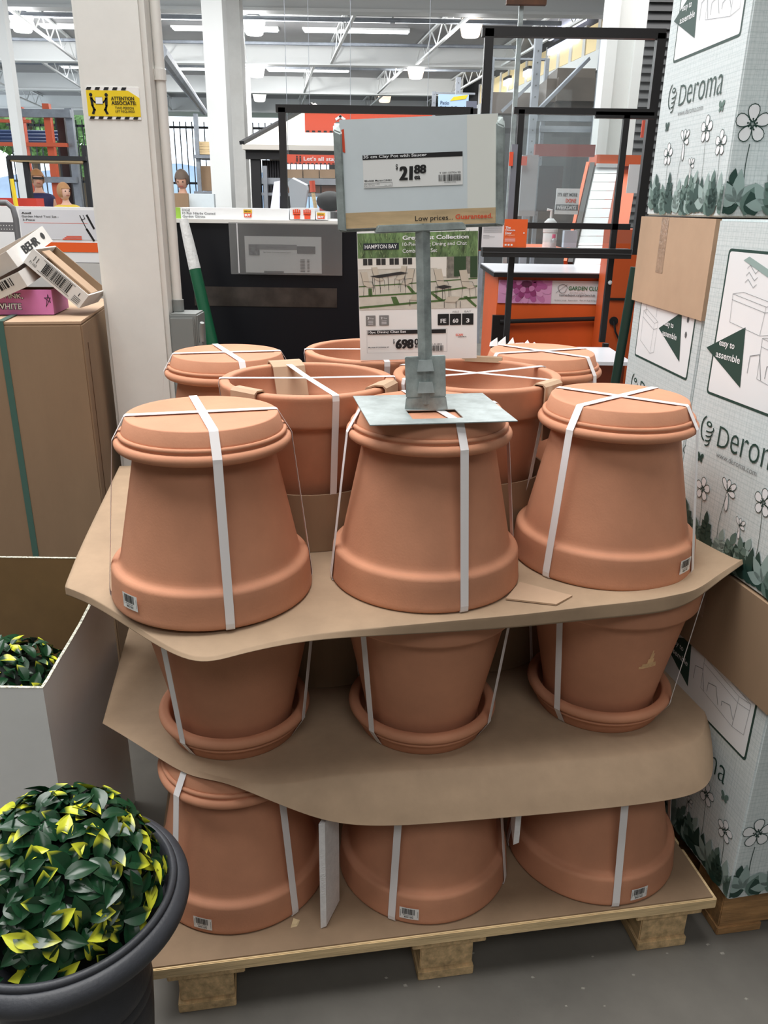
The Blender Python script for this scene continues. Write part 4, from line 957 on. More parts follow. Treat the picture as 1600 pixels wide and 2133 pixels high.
LEAVES = [leaf_mesh(0.035, 0.0108, tp, c_, f_) for tp, c_, f_ in ((0.05, 0.25, 0.5), (0.1, 0.45, 0.4), (0.2, 0.3, 0.5), (0.0, 0.15, 0.35), (0.70, 0.35, 0.55), (0.85, 0.25, 0.45), (1.0, 0.5, 0.5), (0.58, 0.15, 0.6))]
def boxwood(name, label, C, rx, rz, count, filt, seed, fill):
    rn = random.Random(seed); t = thing(name, label, 'plant', C)
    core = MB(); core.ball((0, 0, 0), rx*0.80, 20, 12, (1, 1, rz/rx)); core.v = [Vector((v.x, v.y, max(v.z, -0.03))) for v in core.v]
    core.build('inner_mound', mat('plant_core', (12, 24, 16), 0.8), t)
    def put(i, depth):
        ga = math.pi*(3-math.sqrt(5)); z = 1-(i+0.5)/count; rr = math.sqrt(1-z*z); th = i*ga+rn.uniform(-.12, .12)
        n = Vector((rr*math.cos(th), rr*math.sin(th), z)); p = Vector((n.x*rx*depth, n.y*rx*depth, n.z*rz*depth))
        nn = Vector((n.x/rx, n.y/rx, n.z/rz)).normalized()
        a = rn.uniform(0, 2*math.pi); tx = nn.orthogonal().normalized(); ty = nn.cross(tx)
        dr = (tx*math.cos(a)+ty*math.sin(a)+nn*rn.uniform(0.25, 0.95)+Vector((0, 0, 0.25))).normalized()
        zz = (nn-dr*nn.dot(dr)+Vector((rn.uniform(-.3, .3), rn.uniform(-.3, .3), 0.2))); zz = (zz-dr*zz.dot(dr)).normalized(); yy = zz.cross(dr)
        s_ = rn.uniform(0.8, 1.15)
        M = Matrix((dr*s_, yy*s_, zz*s_)).transposed().to_4x4(); M.translation = p-dr*0.010
        return M, p
    for i in range(count):
        M, p = put(i, rn.uniform(0.93, 1.02))
        if not filt(p): continue
        lf = link('leaf', rn.choice(LEAVES), t); lf.matrix_local = M
    # inner leaves in the shade of the outer ones
    b = MB(); tips = []
    for i in range(fill):
        M, p = put(int(i*count/fill), rn.uniform(0.78, 0.90)); me = rn.choice(LEAVES[:4])
        k = len(b.v); b.v += [M @ v.co for v in me.vertices]; b.f += [[q+k for q in pl_.vertices] for pl_ in me.polygons]; tips += [x.value for x in me.attributes['tip'].data]
    if fill:
        o_ = b.build('inner_leaves', LEAFM, t, smooth=True, kind='stuff'); at = o_.data.attributes.new('tip', 'FLOAT', 'POINT')
        for k, v in enumerate(tips): at.data[k].value = v
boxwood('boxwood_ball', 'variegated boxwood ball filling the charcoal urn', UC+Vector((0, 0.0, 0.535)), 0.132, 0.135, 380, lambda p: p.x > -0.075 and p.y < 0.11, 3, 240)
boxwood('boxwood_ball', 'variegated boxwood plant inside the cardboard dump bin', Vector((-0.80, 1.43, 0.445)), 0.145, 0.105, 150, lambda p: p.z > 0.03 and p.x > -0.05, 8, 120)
MB_ = MB().lathe([(0.0, 0.0), (0.12, 0.0), (0.145, 0.44), (0.135, 0.44), (0.0, 0.40)], 40, (-0.80, 1.43, 0.0))
single('nursery_pot', MB_, URN, 'plain dark pot holding the boxwood inside the dump bin', 'planter', smooth=True, base=(-0.80, 1.43, 0))
# ================================================================ background
def pb(x0, y0, x1, y1, Y, dy, b=None):
    """upright box whose front at distance Y covers what was measured in the photograph"""
    p, q = px(x0, y0, Y), px(x1, y1, Y); r, s_ = px(x0, y1, Y), px(x1, y0, Y)
    return (b or MB()).box(((p.x+r.x)/2, Y, (q.z+r.z)/2), ((q.x+s_.x)/2, Y+dy, (p.z+s_.z)/2))
def rng(x0, y0, x1, y1, Y):
    p, q = px(x0, y0, Y), px(x1, y1, Y); r, s_ = px(x0, y1, Y), px(x1, y0, Y)
    return (p.x+r.x)/2, (q.x+s_.x)/2, (q.z+r.z)/2, (p.z+s_.z)/2
BEAMW = mat('beam_white', (236, 238, 236), 0.55)
GALVR = mat('rack_steel', (150, 156, 164), 0.5, metal=0.3, var=0.1, vscale=6)
BLKS = mat('black_steel', (30, 30, 32), 0.5)
GLASS = glass_mat('acrylic_pane', (250, 252, 252), 0.05, 0.03, 0.02, (215, 220, 225))
# ---------------------------------------------------------------- roof beams, joists, columns
for k, Y in enumerate((13.8, 18.7, 23.3, 28.0)):
    b = MB(); b.box((-14, Y, 4.14), (3.3-0.149*(Y-13.8), Y+0.16, 4.4995)); b.box((-14, Y-0.05, 4.10), (3.3-0.149*(Y-13.8), Y+0.21, 4.1395))
    struct('roof_beam', b, BEAMW)
for k, (Xs, Ya, Yb) in enumerate([(-0.55+i*1.75, 14.05, 18.6) for i in range(-5, 3)]+[(-1.6+i*1.9, 18.95, 23.2) for i in range(-5, 3)]+[(-2.2+i*2.0, 23.55, 27.9) for i in range(-4, 3)]):
    b = MB(); sl = -0.147
    def J(Y, z): return Vector((Xs+sl*(Y-Ya), Y, z))
    b.bar(J(Ya, 4.13), J(Yb, 4.13), 0.05, 0.035); b.bar(J(Ya, 4.46), J(Yb, 4.46), 0.05, 0.035)
    n = 9
    for i in range(n):
        y0 = Ya+(Yb-Ya)*i/n; y1 = Ya+(Yb-Ya)*(i+1)/n
        b.bar(J(y0, 4.14 if i % 2 else 4.45), J(y1, 4.45 if i % 2 else 4.14), 0.018)
    struct('roof_joist', b, BEAMW)
for (x0, x1, yb, Y) in ((420, 463, 440, 11.5), (467, 499, 440, 12.9), (497, 512, 430, 21.0)):
    X0, X1, _, _ = rng(x0, 0, x1, 60, Y); struct('column', MB().box((X0, Y, 0), (X1, Y+0.3, 4.5)), BEAMW if Y < 12 else WPAINT)
X0, X1, _, _ = rng(11, 170, 29, 200, 12.0); struct('column', MB().box((X0, 12.0, 0), (X1, 12.15, 4.5)), BEAMW)
struct('purlin_pipe', MB().tube([(-14, 15.2, 4.30), (2.8, 15.2, 4.26)], 0.035, 8), GALVR)
struct('purlin_pipe', MB().tube([(-14, 17.6, 4.32), (2.5, 17.6, 4.30)], 0.03, 8), GALVR)
struct('purlin_pipe', MB().tube([(-14, 20.5, 4.33), (2.2, 20.5, 4.30)], 0.03, 8), GALVR)
struct('purlin_pipe', MB().tube([px(333, 105, 9.0), px(425, 232, 19.0)], 0.07, 10), GALVR)
TUBE = mat('fluorescent_tube', (255, 255, 255), 0.5, emit=(245, 248, 255), estr=7.0)
def strip(x, Y, w, z=4.44):
    t = thing('strip_light', 'white fluorescent strip light under the roof deck', 'light', (x, Y, z), 0, 'fluorescent strips under the roof')
    MB().box((-w/2, -0.12, 0.02), (w/2, 0.12, 0.055)).build('housing', BEAMW, t)
    MB().box((-w/2+0.03, -0.095, 0.0), (w/2-0.03, 0.095, 0.0195)).build('tube', TUBE, t)
for i in range(5): strip(-8.2+2.35*i, 16.25, 2.32)
for i in range(4): strip(-8.0+2.45*i, 17.2, 2.0)
for i in range(4): strip(-8.2+2.4*i, 21.1, 2.36)
for i in range(3): strip(-7.0+2.5*i, 22.0, 2.0)
BOWL = mat('lamp_bowl', (250, 250, 244), 0.4, emit=(250, 250, 240), estr=1.6)
BOWLP = mat('lamp_bowl_warm', (250, 232, 214), 0.4, emit=(255, 226, 200), estr=1.3)
for (x, y, Y, m_, lb, pw) in ((530, 72, 15.6, BOWL, 'bright bowl-shaped bay lamp hanging beyond the pair of white columns', 190), (980, 77, 15.4, BOWLP, 'warm-tinted bowl bay lamp beside the black-framed acrylic screen', 50), (535, 160, 20.2, BOWL, 'small bay lamp in the second roof bay beyond the white columns', 190), (866, 163, 20.2, BOWLP, 'pinkish bay lamp in the second roof bay above the price sign', 110), (541, 211, 24.6, BOWL, 'farthest bay lamp beyond the white columns', 0), (801, 213, 24.6, BOWLP, 'farthest pinkish bay lamp above the price sign', 0), (48, 66, 15.6, BOWL, 'bay lamp hanging over the open garden side', 190)):
    p = px(x, y, Y); t = thing('bay_lamp', lb, 'lamp', p)
    MB().lathe([(0.0, 0.0), (0.13, 0.0), (0.15, 0.02), (0.205, 0.25), (0.195, 0.25), (0.14, 0.03), (0, 0.02)], 24).build('bowl', m_, t, smooth=True)
    MB().lathe([(0.0, 0.255), (0.20, 0.255), (0.10, 0.29), (0.09, 0.33), (0.0, 0.33)], 20).build('ballast', GALVR, t)
    MB().tube([(0, 0, 0.331), (0, 0, max(0.34, 4.495-p.z))], 0.015, 8).build('stem', GALVR, t)
    if pw:
        l = bpy.data.lights.new('bay_lamp_light', 'POINT'); l.energy = pw; l.shadow_soft_size = 0.15; lo = bpy.data.objects.new('bay_lamp_light', l); COL.objects.link(lo); lo.parent = t; lo.location = (0, 0, -0.12)
# ---------------------------------------------------------------- right wall: clerestory, tube row, shutter, column
CREAM = mat('clerestory_cream', (232, 210, 160), 0.5, emit=(232, 206, 150), estr=0.35)
(s0, za), (s1, zb) = wallpt(1288, 42), wallpt(1003, 178)
n = 13
cl = MB().obox(rw(s0-0.3, za-0.62, 0.03), RWD*(s1-s0+0.6), RWN*0.05, Vector((0, 0, 0.30))); struct('trim_1', cl, BEAMW)
for i in range(n):
    sa = s0+(s1-s0)*i/n; wd = (s1-s0)/n*0.80
    b = MB().obox(rw(sa, za-0.30, 0.02), RWD*wd, RWN*0.03, Vector((0, 0, 0.40))); o = struct('window_%d' % (i+1), b, CREAM)
    b = MB().obox(rw(sa+wd, za-0.32, 0.02), RWD*((s1-s0)/n*0.20), RWN*0.05, Vector((0, 0, 0.46))); b.build('mullion', WPAINT, o)
for i, (xa, ya, xb, yb) in enumerate(((1152, 82, 1228, 46), (1152, 113, 1214, 86), (1100, 160, 1112, 155), (1058, 180, 1070, 172), (1265, 90, 1282, 80))):
    (sa, z0), (sb, z1) = wallpt(xa, ya), wallpt(xb, yb); z0 = (z0+z1)/2
    t = thing('wall_tube', 'bluish-white tube light in the row along the dark right wall', 'light', rw((sa+sb)/2, z0, 0.06), 0, 'tube lights along the right wall')
    MB().obox(rw(sb, z0, 0.05)-t.location, RWD*(sa-sb), RWN*0.06, Vector((0, 0, 0.10))).build('tube', mat('tube_blue', (235, 238, 255), 0.5, emit=(226, 230, 255), estr=4.0), t)
    MB().obox(rw(sb, z0+0.105, 0.04)-t.location, RWD*(sa-sb), RWN*0.08, Vector((0, 0, 0.05))).build('housing', BLKS, t)
X0, X1, _, _ = rng(1284, 0, 1330, 60, 6.9)
b = MB(); b.box((X0-0.05, 6.9, 0), (X0+0.03, 7.1, 4.5)); b.box((X0+0.03, 6.96, 0), (X1, 7.04, 4.5)); b.box((X1, 6.9, 0), (X1+0.07, 7.1, 4.5)); struct('column', b, BEAMW)
sh = thing('roller_shutter', 'dark grey slatted roller shutter behind the white flanged column', 'shutter', px(1375, 330, 7.7).xy.to_3d())
xs0, xs1, zs0, zs1 = rng(1330, 95, 1420, 330, 7.7)
SHUT = mat('shutter_grey', (74, 74, 76), 0.5)
for k in range(34):
    z = 1.2+k*0.065
    b = MB(); b.hexa([(xs0, 7.7, z), (xs1+.6, 7.7, z), (xs1+.6, 7.76, z), (xs0, 7.76, z)], [(xs0, 7.73, z+0.062), (xs1+.6, 7.73, z+0.062), (xs1+.6, 7.76, z+0.062), (xs0, 7.76, z+0.062)]); b.build('slat', SHUT, sh, world=True)
MB().box((xs0, 7.71, 0), (xs1+.6, 7.76, 1.199)).build('lower_panel', SHUT, sh, world=True)
# ---------------------------------------------------------------- far fence, hills, trees
fc = thing('bar_fence', 'tall black bar fence closing the far side of the garden yard', 'fence', (-5, 29, 0))
for k in range(75): MB().box((-12.5+k*0.2-(-5), 0, 0.05), (-12.5+k*0.2+0.03+5, 0.03, 3.9)).build('bar', BLKS, fc)
for z in (0.3, 2.0, 3.7): MB().box((-7.6, 0.035, z), (7.4, 0.075, z+0.07)).build('rail', BLKS, fc)
for x in (-6.0, -2.9, 0.0, 3.0, 5.5): MB().box((x, 0.08, 0), (x+0.22, 0.26, 4.05)).build('post', BLKS, fc)
HILL = mat('distant_hill', (150, 168, 190), 0.9, var=0.15, vscale=0.05)
b = MB(); rn = random.Random(2); N = 60
for i in range(N+1):
    x = -180+i*6; h = 3+7*math.exp(-((x+60)/30.0)**2)+6*math.exp(-((x-20)/50.0)**2)+rn.uniform(-.7, .7)
    b.v += [Vector((x, 190, -2)), Vector((x, 200, h)), Vector((x, 260, -2))]
for i in range(N): k = 3*i; b.f += [[k, k+3, k+4, k+1], [k+1, k+4, k+5, k+2]]
struct('hills', b, HILL, smooth=True)
struct('ground_outside', MB().box((-200, 34, -0.2), (200, 260, -0.05)), mat('outside_ground', (120, 128, 112), 0.9))
TREE = mat('tree_leaves', (108, 142, 84), 0.8, var=0.5, vscale=4)
def tree(x, y, Y, r, label):
    p = px(x, y, Y); t = thing('tree', label, 'tree', (p.x, Y, -0.05)); rn = random.Random(int(x*7)); b = MB()
    for k in range(900):
        a, c = rn.uniform(0, 2*math.pi), rn.uniform(-1, 1); q = math.sqrt(1-c*c); rr = r*rn.uniform(0.55, 1.0); P_ = Vector((rr*q*math.cos(a), rr*q*math.sin(a), p.z+rr*c*0.9)); s_ = r*0.11
        u = Vector((rn.uniform(-1, 1), rn.uniform(-1, 1), rn.uniform(-1, 1))).normalized()*s_; v = u.orthogonal().normalized()*s_*0.6
        b.add([P_-u, P_+v, P_+u, P_-v], [[0, 1, 2, 3]])
    b.build('crown', TREE, t, kind='stuff'); MB().tube([(0, 0, 0), (0, 0, p.z)], r*0.08, 8).build('trunk', mat('bark', (88, 74, 60), 0.9), t)
tree(60, 225, 42, 2.6, 'leafy green tree beyond the fence over the blue pipe stack'); tree(165, 300, 54, 2.2, 'lower green tree beyond the fence by the white pillar'); tree(105, 200, 48, 2.4, 'pale green tree beyond the orange rack post'); tree(690, 262, 44, 1.6, 'small dark tree seen past the pavilion roof')
# ---------------------------------------------------------------- left yard racks
ORR = mat('rack_orange', (226, 104, 66), 0.5); BLUEP = mat('blue_pipe', (62, 84, 124), 0.4); PINKW = mat('sunlit_pink', (232, 170, 160), 0.5)
rk = thing('pallet_rack', 'orange and grey pallet rack holding dark blue pipes in the open yard', 'rack', (px(75, 430, 14).x, 14.2, 0))
for x0, x1, y0, m_ in ((92, 106, 215, ORR), (138, 152, 225, GALVR), (40, 50, 222, ORR)):
    X0, X1, _, z1 = rng(x0, y0, x1, 300, 14); MB().box((X0, 14, 0), (X1, 14.1, z1)).build('upright', m_, rk, world=True)
X0, X1, _, z1 = rng(120, 245, 136, 300, 14.3); MB().box((X0, 14.3, 0), (X1, 14.4, z1)).build('upright', BLKS, rk, world=True)
for x0, y0, x1, y1, m_ in ((0, 226, 146, 243, GALVR), (0, 296, 138, 304, ORR), (85, 368, 158, 380, GALVR), (0, 248, 60, 254, ORR)):
    pb(x0-40 if x0 == 0 else x0, y0, x1, y1, 13.9, 0.09).build('beam', m_, rk, world=True)
for k in range(4):
    X0, X1, z0, z1 = rng(-30, 268+8*k, 120, 276+8*k, 14.6); MB().tube([(X0, 14.8-0.1*k, (z0+z1)/2), (X1, 14.8-0.1*k, (z0+z1)/2)], (z1-z0)/2, 10).build('pipe', BLUEP, rk, world=True)
br_ = thing('black_rack', 'black slotted steel rack with a wooden shelf behind the shoppers', 'rack', (px(100, 430, 10.5).x, 10.7, 0))
for x0, x1, y0 in ((172, 181, 302), (48, 58, 335), (14, 21, 325)):
    X0, X1, _, z1 = rng(x0, y0, x1, 360, 10.5); MB().box((X0, 10.5, 0), (X1, 10.56, z1)).build('upright', BLKS, br_, world=True)
pb(15, 324, 178, 333, 10.45, 0.5).build('shelf_beam', BLKS, br_, world=True); pb(22, 333.5, 172, 337, 10.47, 0.46).build('shelf_board', PINE, br_, world=True)
rk2 = thing('far_rack', 'grey rack with cardboard boxes by the bar fence', 'rack', (px(415, 430, 17).x, 17.2, 0))
for x0, x1 in ((404, 412), (440, 447)):
    X0, X1, _, z1 = rng(x0, 236, x1, 300, 17); MB().box((X0, 17, 0), (X1, 17.1, z1)).build('upright', GALVR, rk2, world=True)
for y0 in (322, 398): pb(404, y0, 450, y0+7, 16.95, 0.8).build('beam', GALVR, rk2, world=True)
for k in range(5): single('board_stack', pb(414, 294+5.5*k, 440, 299+5.5*k, 17.05, 0.6), PINE, 'flat board in the stack on the upper shelf by the fence', 'board', 'boards on the upper shelf')
single('shelf_box', pb(419, 345, 441, 397, 17.05, 0.5), CARD, 'tall brown box on the lower shelf by the fence', 'box')
single('counter_screen', MB().box((px(392, 403, 11.0).x, 11.0, 0), (px(445, 403, 11.0).x, 11.1, px(420, 403, 11.0).z)), BLUEW, 'pale blue-grey desk panel beside the man in blue', 'panel'); single('counter_box', MB().box((px(357, 402, 10.9).x, 10.9, 0), (px(391, 402, 10.9).x, 11.1-0.15, px(370, 402, 10.9).z)), CARD, 'brown cardboard panel beside the man in blue', 'box')
single('red_barrier', pb(0, 412, 76, 432, 9.0, 0.2), mat('barrier_red', (206, 62, 48), 0.5), 'red plastic barrier low in front of the shoppers', 'barrier')
single('yellow_rod', MB().tube([px(24, 372, 8.8), px(24, 372, 8.8)+(px(34, 430, 8.8)-px(24, 372, 8.8))*6.1], [0.02, 0.045], 8), YEL, 'yellow tapered rod leaning by the red barrier', 'rod')
# ---------------------------------------------------------------- shoppers
def person(name, label, base, pts, edges, rad, skin, cloth=None):
    t = thing(name, label, 'person', base)
    def skinned(nm, ps, es, rs, m_, sub=2):
        me = bpy.data.meshes.new(nm); me.from_pydata(ps, es, []); me.materials.append(m_)
        o_ = link(nm, me, t); md = o_.modifiers.new('k', 'SKIN'); md.use_smooth_shade = True
        for k, r_ in enumerate(rs): me.skin_vertices[0].data[k].radius = r_ if isinstance(r_, tuple) else (r_, r_)
        me.skin_vertices[0].data[0].use_root = True
        m2 = o_.modifiers.new('s', 'SUBSURF'); m2.levels = sub; m2.render_levels = sub
        return o_
    skinned('body', pts, edges, rad, skin)
    return t, skinned
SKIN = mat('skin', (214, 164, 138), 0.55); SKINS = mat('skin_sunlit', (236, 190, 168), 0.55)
def figure(label, base, H_, skin, topmat, hairmat, hair='long', face=0.0, lean=0.0, shirt_sleeve=False, arms='down', legmat=None, look=0.0):
    k = H_/1.70
    def s_(x, y, z): return (x*k, (y+lean*max(0, z-0.9))*k, z*k)
    P = [s_(0, 0, 0.92), s_(0, 0, 1.15), s_(0, 0, 1.36), s_(0, 0, 1.46), s_(0, 0.0, 1.54),          # pelvis..neck
         s_(0.17, 0, 1.38), s_(0.20, -0.01, 1.12), s_(0.19, -0.09, 0.90), s_(-0.17, 0, 1.38), s_(-0.20, -0.01, 1.12), s_(-0.19, -0.09, 0.90),
         s_(0.10, 0, 0.88), s_(0.11, -0.01, 0.48), s_(0.11, 0.02, 0.06), s_(0.12, -0.13, 0.03), s_(-0.10, 0, 0.88), s_(-0.11, -0.01, 0.48), s_(-0.11, 0.02, 0.06), s_(-0.12, -0.13, 0.03)]
    if arms == 'out':
        P[6], P[7] = s_(0.30, -0.12, 1.20), s_(0.44, -0.22, 1.08); P[9], P[10] = s_(-0.28, -0.10, 1.16), s_(-0.34, -0.22, 0.98)
    if arms == 'front': P[7] = s_(0.08, -0.30, 1.08); P[10] = s_(-0.08, -0.30, 1.05)
    E_ = [(0, 1), (1, 2), (2, 3), (3, 4), (2, 5), (5, 6), (6, 7), (2, 8), (8, 9), (9, 10), (0, 11), (11, 12), (12, 13), (13, 14), (0, 15), (15, 16), (16, 17), (17, 18)]
    Rr = [(0.14, 0.10), (0.12, 0.09), (0.13, 0.09), 0.05, 0.05, 0.045, 0.036, 0.026, 0.045, 0.036, 0.026, 0.085, 0.058, 0.04, 0.03, 0.085, 0.058, 0.04, 0.03]
    Rr = [tuple(a*k for a in r_) if isinstance(r_, tuple) else r_*k for r_ in Rr]
    t, sk = person('person', label, base, P, E_, Rr, skin)
    sp = [P[0], P[1], P[2], s_(0, 0, 1.45)]; se = [(0, 1), (1, 2), (2, 3)]; sr = [(0.20*k, 0.16*k), (0.18*k, 0.15*k), (0.24*k, 0.17*k), (0.20*k, 0.13*k)]
    if shirt_sleeve:
        for a, b_ in ((5, 6), (8, 9)):
            mid = tuple((P[a][i]*0.45+P[b_][i]*0.55) for i in range(3)); n0 = len(sp); sp += [P[a], mid]; se += [(2, n0), (n0, n0+1)]; sr += [0.075*k, 0.062*k]
    sk('shirt', sp, se, sr, topmat)
    lm = legmat or mat('trousers', (52, 54, 66), 0.7)
    sk('trousers', [P[0], P[11], P[12], P[13], P[15], P[16], P[17]], [(0, 1), (1, 2), (2, 3), (0, 4), (4, 5), (5, 6)], [(0.16*k, 0.12*k), 0.098*k, 0.07*k, 0.055*k, 0.098*k, 0.07*k, 0.055*k], lm)
    hc = Vector(s_(0, -0.01, 1.61)); hd = MB().ball((0, 0, 0), 0.105*k, 18, 12, (0.74, 0.88, 1.10))
    for v in hd.v:
        if v.y < -0.05*k and abs(v.x) < 0.018*k and -0.05*k < v.z < 0.02*k: v.y -= 0.02*k*(1-abs(v.x)/(0.018*k))      # nose
    M = Matrix.Translation(hc) @ Matrix.Rotation(face, 4, 'Z') @ Matrix.Rotation(look, 4, 'X')
    hd.v = [M @ v for v in hd.v]; h_ = hd.build('head', skin, t, smooth=True)
    hb = MB().ball((0, 0.012*k, 0.014*k), 0.118*k, 18, 12, (0.80, 0.92, 1.06)); 
    keep = []
    lim = -0.02*k if hair == 'short' else -0.07*k
    hb.f = [f for f in hb.f if not all((hb.v[i].y < -0.045*k and hb.v[i].z < 0.055*k) or hb.v[i].z < lim for i in f)]
    hb.v = [M @ v for v in hb.v]; hb.build('hair', hairmat, h_, smooth=True)
    for sx in (-1, 1):
        MB_e = MB().ball((sx*0.032*k, -0.088*k, 0.012*k), 0.009*k, 8, 6); MB_e.v = [M @ v for v in MB_e.v]; MB_e.build('eye', INK, h_)
        ea = MB().ball((sx*0.079*k, 0.004*k, -0.004*k), 0.026*k, 8, 6, (0.35, 0.7, 1.1)); ea.v = [M @ v for v in ea.v]; ea.build('ear', skin, h_, smooth=True)
    mo = MB().box((-0.022*k, -0.094*k, -0.05*k), (0.022*k, -0.084*k, -0.042*k)); mo.v = [M @ v for v in mo.v]; mo.build('mouth', mat('lips', (176, 96, 88), 0.6), h_)
    return t, h_, M, k
NAVY = mat('navy_top', (46, 44, 84), 0.7); BLUET = mat('blue_tshirt', (36, 76, 150), 0.7); YTOP = mat('yellow_top', (240, 208, 80), 0.7)
Yp = 12.6
w, wh, wM, wk = figure('person with short blond hair in a navy sleeveless top and sunglasses', (px(82, 400, Yp).x, Yp, 0), 1.80, SKIN, NAVY, mat('hair_blond', (168, 118, 72), 0.7), 'short', face=0.5)
gl = MB().box((-0.075*wk, -0.105*wk, 0.0), (0.075*wk, -0.085*wk, 0.028*wk)); gl.v = [wM @ v for v in gl.v]; gl.build('sunglasses', INK, wh)
MB().bar((-0.15*wk, -0.115*wk, 1.42*wk), (0.17*wk, -0.155*wk, 0.95*wk), 0.03, 0.012).build('bag_strap', mat('strap_grey', (120, 116, 122), 0.7), w)
figure('child in a yellow top leaning forward with arms out', (px(140, 410, 12.2).x, 12.2, 0), 1.62, SKINS, YTOP, mat('hair_light', (190, 142, 96), 0.7), 'long', face=0.9, lean=-0.12, arms='out', legmat=mat('pink_skirt', (226, 96, 120), 0.7))
figure('person in a blue t-shirt looking down at a desk', (px(381, 400, 12.0).x, 12.0, 0), 1.80, SKIN, BLUET, mat('hair_grey', (112, 96, 84), 0.7), 'short', shirt_sleeve=True, arms='front', look=0.35)
# ---------------------------------------------------------------- black counter and what stands on it
ct = thing('black_counter', 'tall matt black counter with a thin white top behind the pots', 'counter', (-0.40, 3.0, 0))
MB().box((-0.735, 2.85, 0.0), (-0.02, 3.30, 1.352)).build('body', mat('black_panel', (20, 22, 27), 0.35, spec=0.25), ct, world=True)
MB().box((-0.74, 2.84, 1.3525), (-0.015, 3.31, 1.3645)).build('top', WPAINT, ct, world=True)
x0, x1, z0, z1 = rng(405, 598, 702, 638, 2.849); MB().box((x0, 2.8485, z0), (x1, 2.8497, z1)).build('clear_tape', mat('old_tape', (58, 52, 48), 0.3, var=0.4, vscale=12), ct, world=True)
pk = thing('document_pocket', 'clear zip bag holding a printed sheet taped to the black counter', 'document', px(600, 570, 2.84))
x0, x1, z0, z1 = rng(479, 464, 713, 572, 2.84)
MB().box((x0, 2.838, z0), (x1, 2.8395, z1)).build('zip_bag', glass_mat('clear_bag', (235, 235, 235), 0.10, 0.22, 0.10, (190, 192, 194)), pk, world=True)
MB().box((x0+0.026, 2.8365, z0+0.004), (x0+0.030, 2.8378, z1-0.003)).build('zip_seal', mat('zip_white', (210, 210, 212), 0.4), pk, world=True)
x0, x1, z0, z1 = rng(511, 492, 670, 568, 2.8445)
sheet_ = MB().box((x0, 2.8425, z0), (x1, 2.8435, z1)).build('paper', WHITE, pk, world=True)
d = Decal(sheet_, (x0, 2.8422, z0), (1, 0, 0), (0, 0, 1), world=True); w_, h_ = x1-x0, z1-z0; GRYP = mat('print_midgrey', (146, 148, 150), 0.6)
d.rect('header_bar', GRYP, w_*0.05, h_*0.64, w_*0.68, h_*0.78, 1); d.rect('header_block', INKG, w_*0.68, h_*0.54, w_*0.92, h_*0.74, 2); d.rect('logo_block', mat('print_logo_grey', (120, 122, 124), 0.6, var=0.5, vscale=90), w_*0.05, h_*0.48, w_*0.19, h_*0.76, 3)
d.text('Garden Centre Bay', w_*0.28, h_*0.68, w_*0.26, INKG, h_*0.05, 3); d.text('Bay Name:  Core Side Garden Centre', w_*0.24, h_*0.54, w_*0.36, INKG, h_*0.045, 3)
d.rect('notch', INKG, w_*0.24, h_*0.0, w_*0.50, h_*0.05, 2)
for k in range(9): d.rect('fine_print', INKG, w_*0.72, h_*(0.04+0.04*k), w_*0.78, h_*(0.06+0.04*k), 2); d.rect('fine_print', INKG, w_*0.81, h_*(0.04+0.04*k), w_*0.84, h_*(0.06+0.04*k), 2)
d.build()
def flatbox(name, label, x0, y0, x1, y1, Y, dy, m_, cat='box', group=None):
    X0, X1, z0, z1 = rng(x0, y0, x1, y1, Y); t = thing(name, label, cat, ((X0+X1)/2, Y+dy/2, z0), 0, group)
    c = MB().box((X0, Y, z0), (X1, Y+dy, z1)).build('body', m_, t, world=True)
    return t, Decal(t, (X0, Y-0.0006, z0), (1, 0, 0), (0, 0, 1), world=True), X1-X0, z1-z0
LGREEN = mat('lime_label', (148, 190, 70), 0.6); SBUY = mat('badge_yellow', (236, 188, 60), 0.6)
t, d, w_, h_ = flatbox('display_tray', 'long white glove display tray with a lime end on the black counter', 366, 433, 602, 457, 2.88, 0.2, PWHITE)
d.rect('lime_end', LGREEN, 0.0, 0.0, w_*0.045, h_, 1)
d.text('DIGZ', w_*0.06, h_*0.68, w_*0.07, INKG, h_*0.20, 2, 0.01); d.text('10 Pair Nitrile Coated', w_*0.06, h_*0.40, w_*0.29, INKG, h_*0.20, 2, 0.015); d.text('Garden Gloves', w_*0.06, h_*0.12, w_*0.20, INKG, h_*0.20, 2, 0.015)
def specialbuy(d, x, y, w, h): d.rect('badge_yellow', SBUY, x, y+h*0.5, x+w, y+h, 2); d.rect('badge_red', ORINK, x+w*0.06, y, x+w*0.94, y+h*0.55, 3); d.text('SPECIAL', x+w*0.1, y+h*0.65, w*0.8, INK, h*0.2, 4, 0.02); d.text('BUY', x+w*0.14, y+h*0.12, w*0.7, PWHITE, h*0.32, 5, 0.06)
specialbuy(d, w_*0.60, h_*0.22, w_*0.075, h_*0.68); d.build()
t, d, w_, h_ = flatbox('display_tray', 'white glove display tray printed with two orange gloves', 604, 433, 656, 457, 2.87, 0.2, PWHITE)
for cx in (0.10, 0.52):
    d.rect('print_glove', ORINK, w_*(cx+0.06), h_*0.05, w_*(cx+0.30), h_*0.45, 2); d.rect('print_glove', ORINK, w_*(cx+0.02), h_*0.40, w_*(cx+0.32), h_*0.62, 2)
    for k in range(4): d.rect('print_glove', ORINK, w_*(cx+0.02+0.08*k), h_*0.6, w_*(cx+0.08+0.08*k), h_*(0.86+0.05*(k in (1, 2))), 2)
d.build()
t, d, w_, h_ = flatbox('display_tray', 'small white tray with a special buy badge', 658, 441, 682, 457, 2.87, 0.15, PWHITE); specialbuy(d, w_*0.1, h_*0.1, w_*0.7, h_*0.8); d.build()
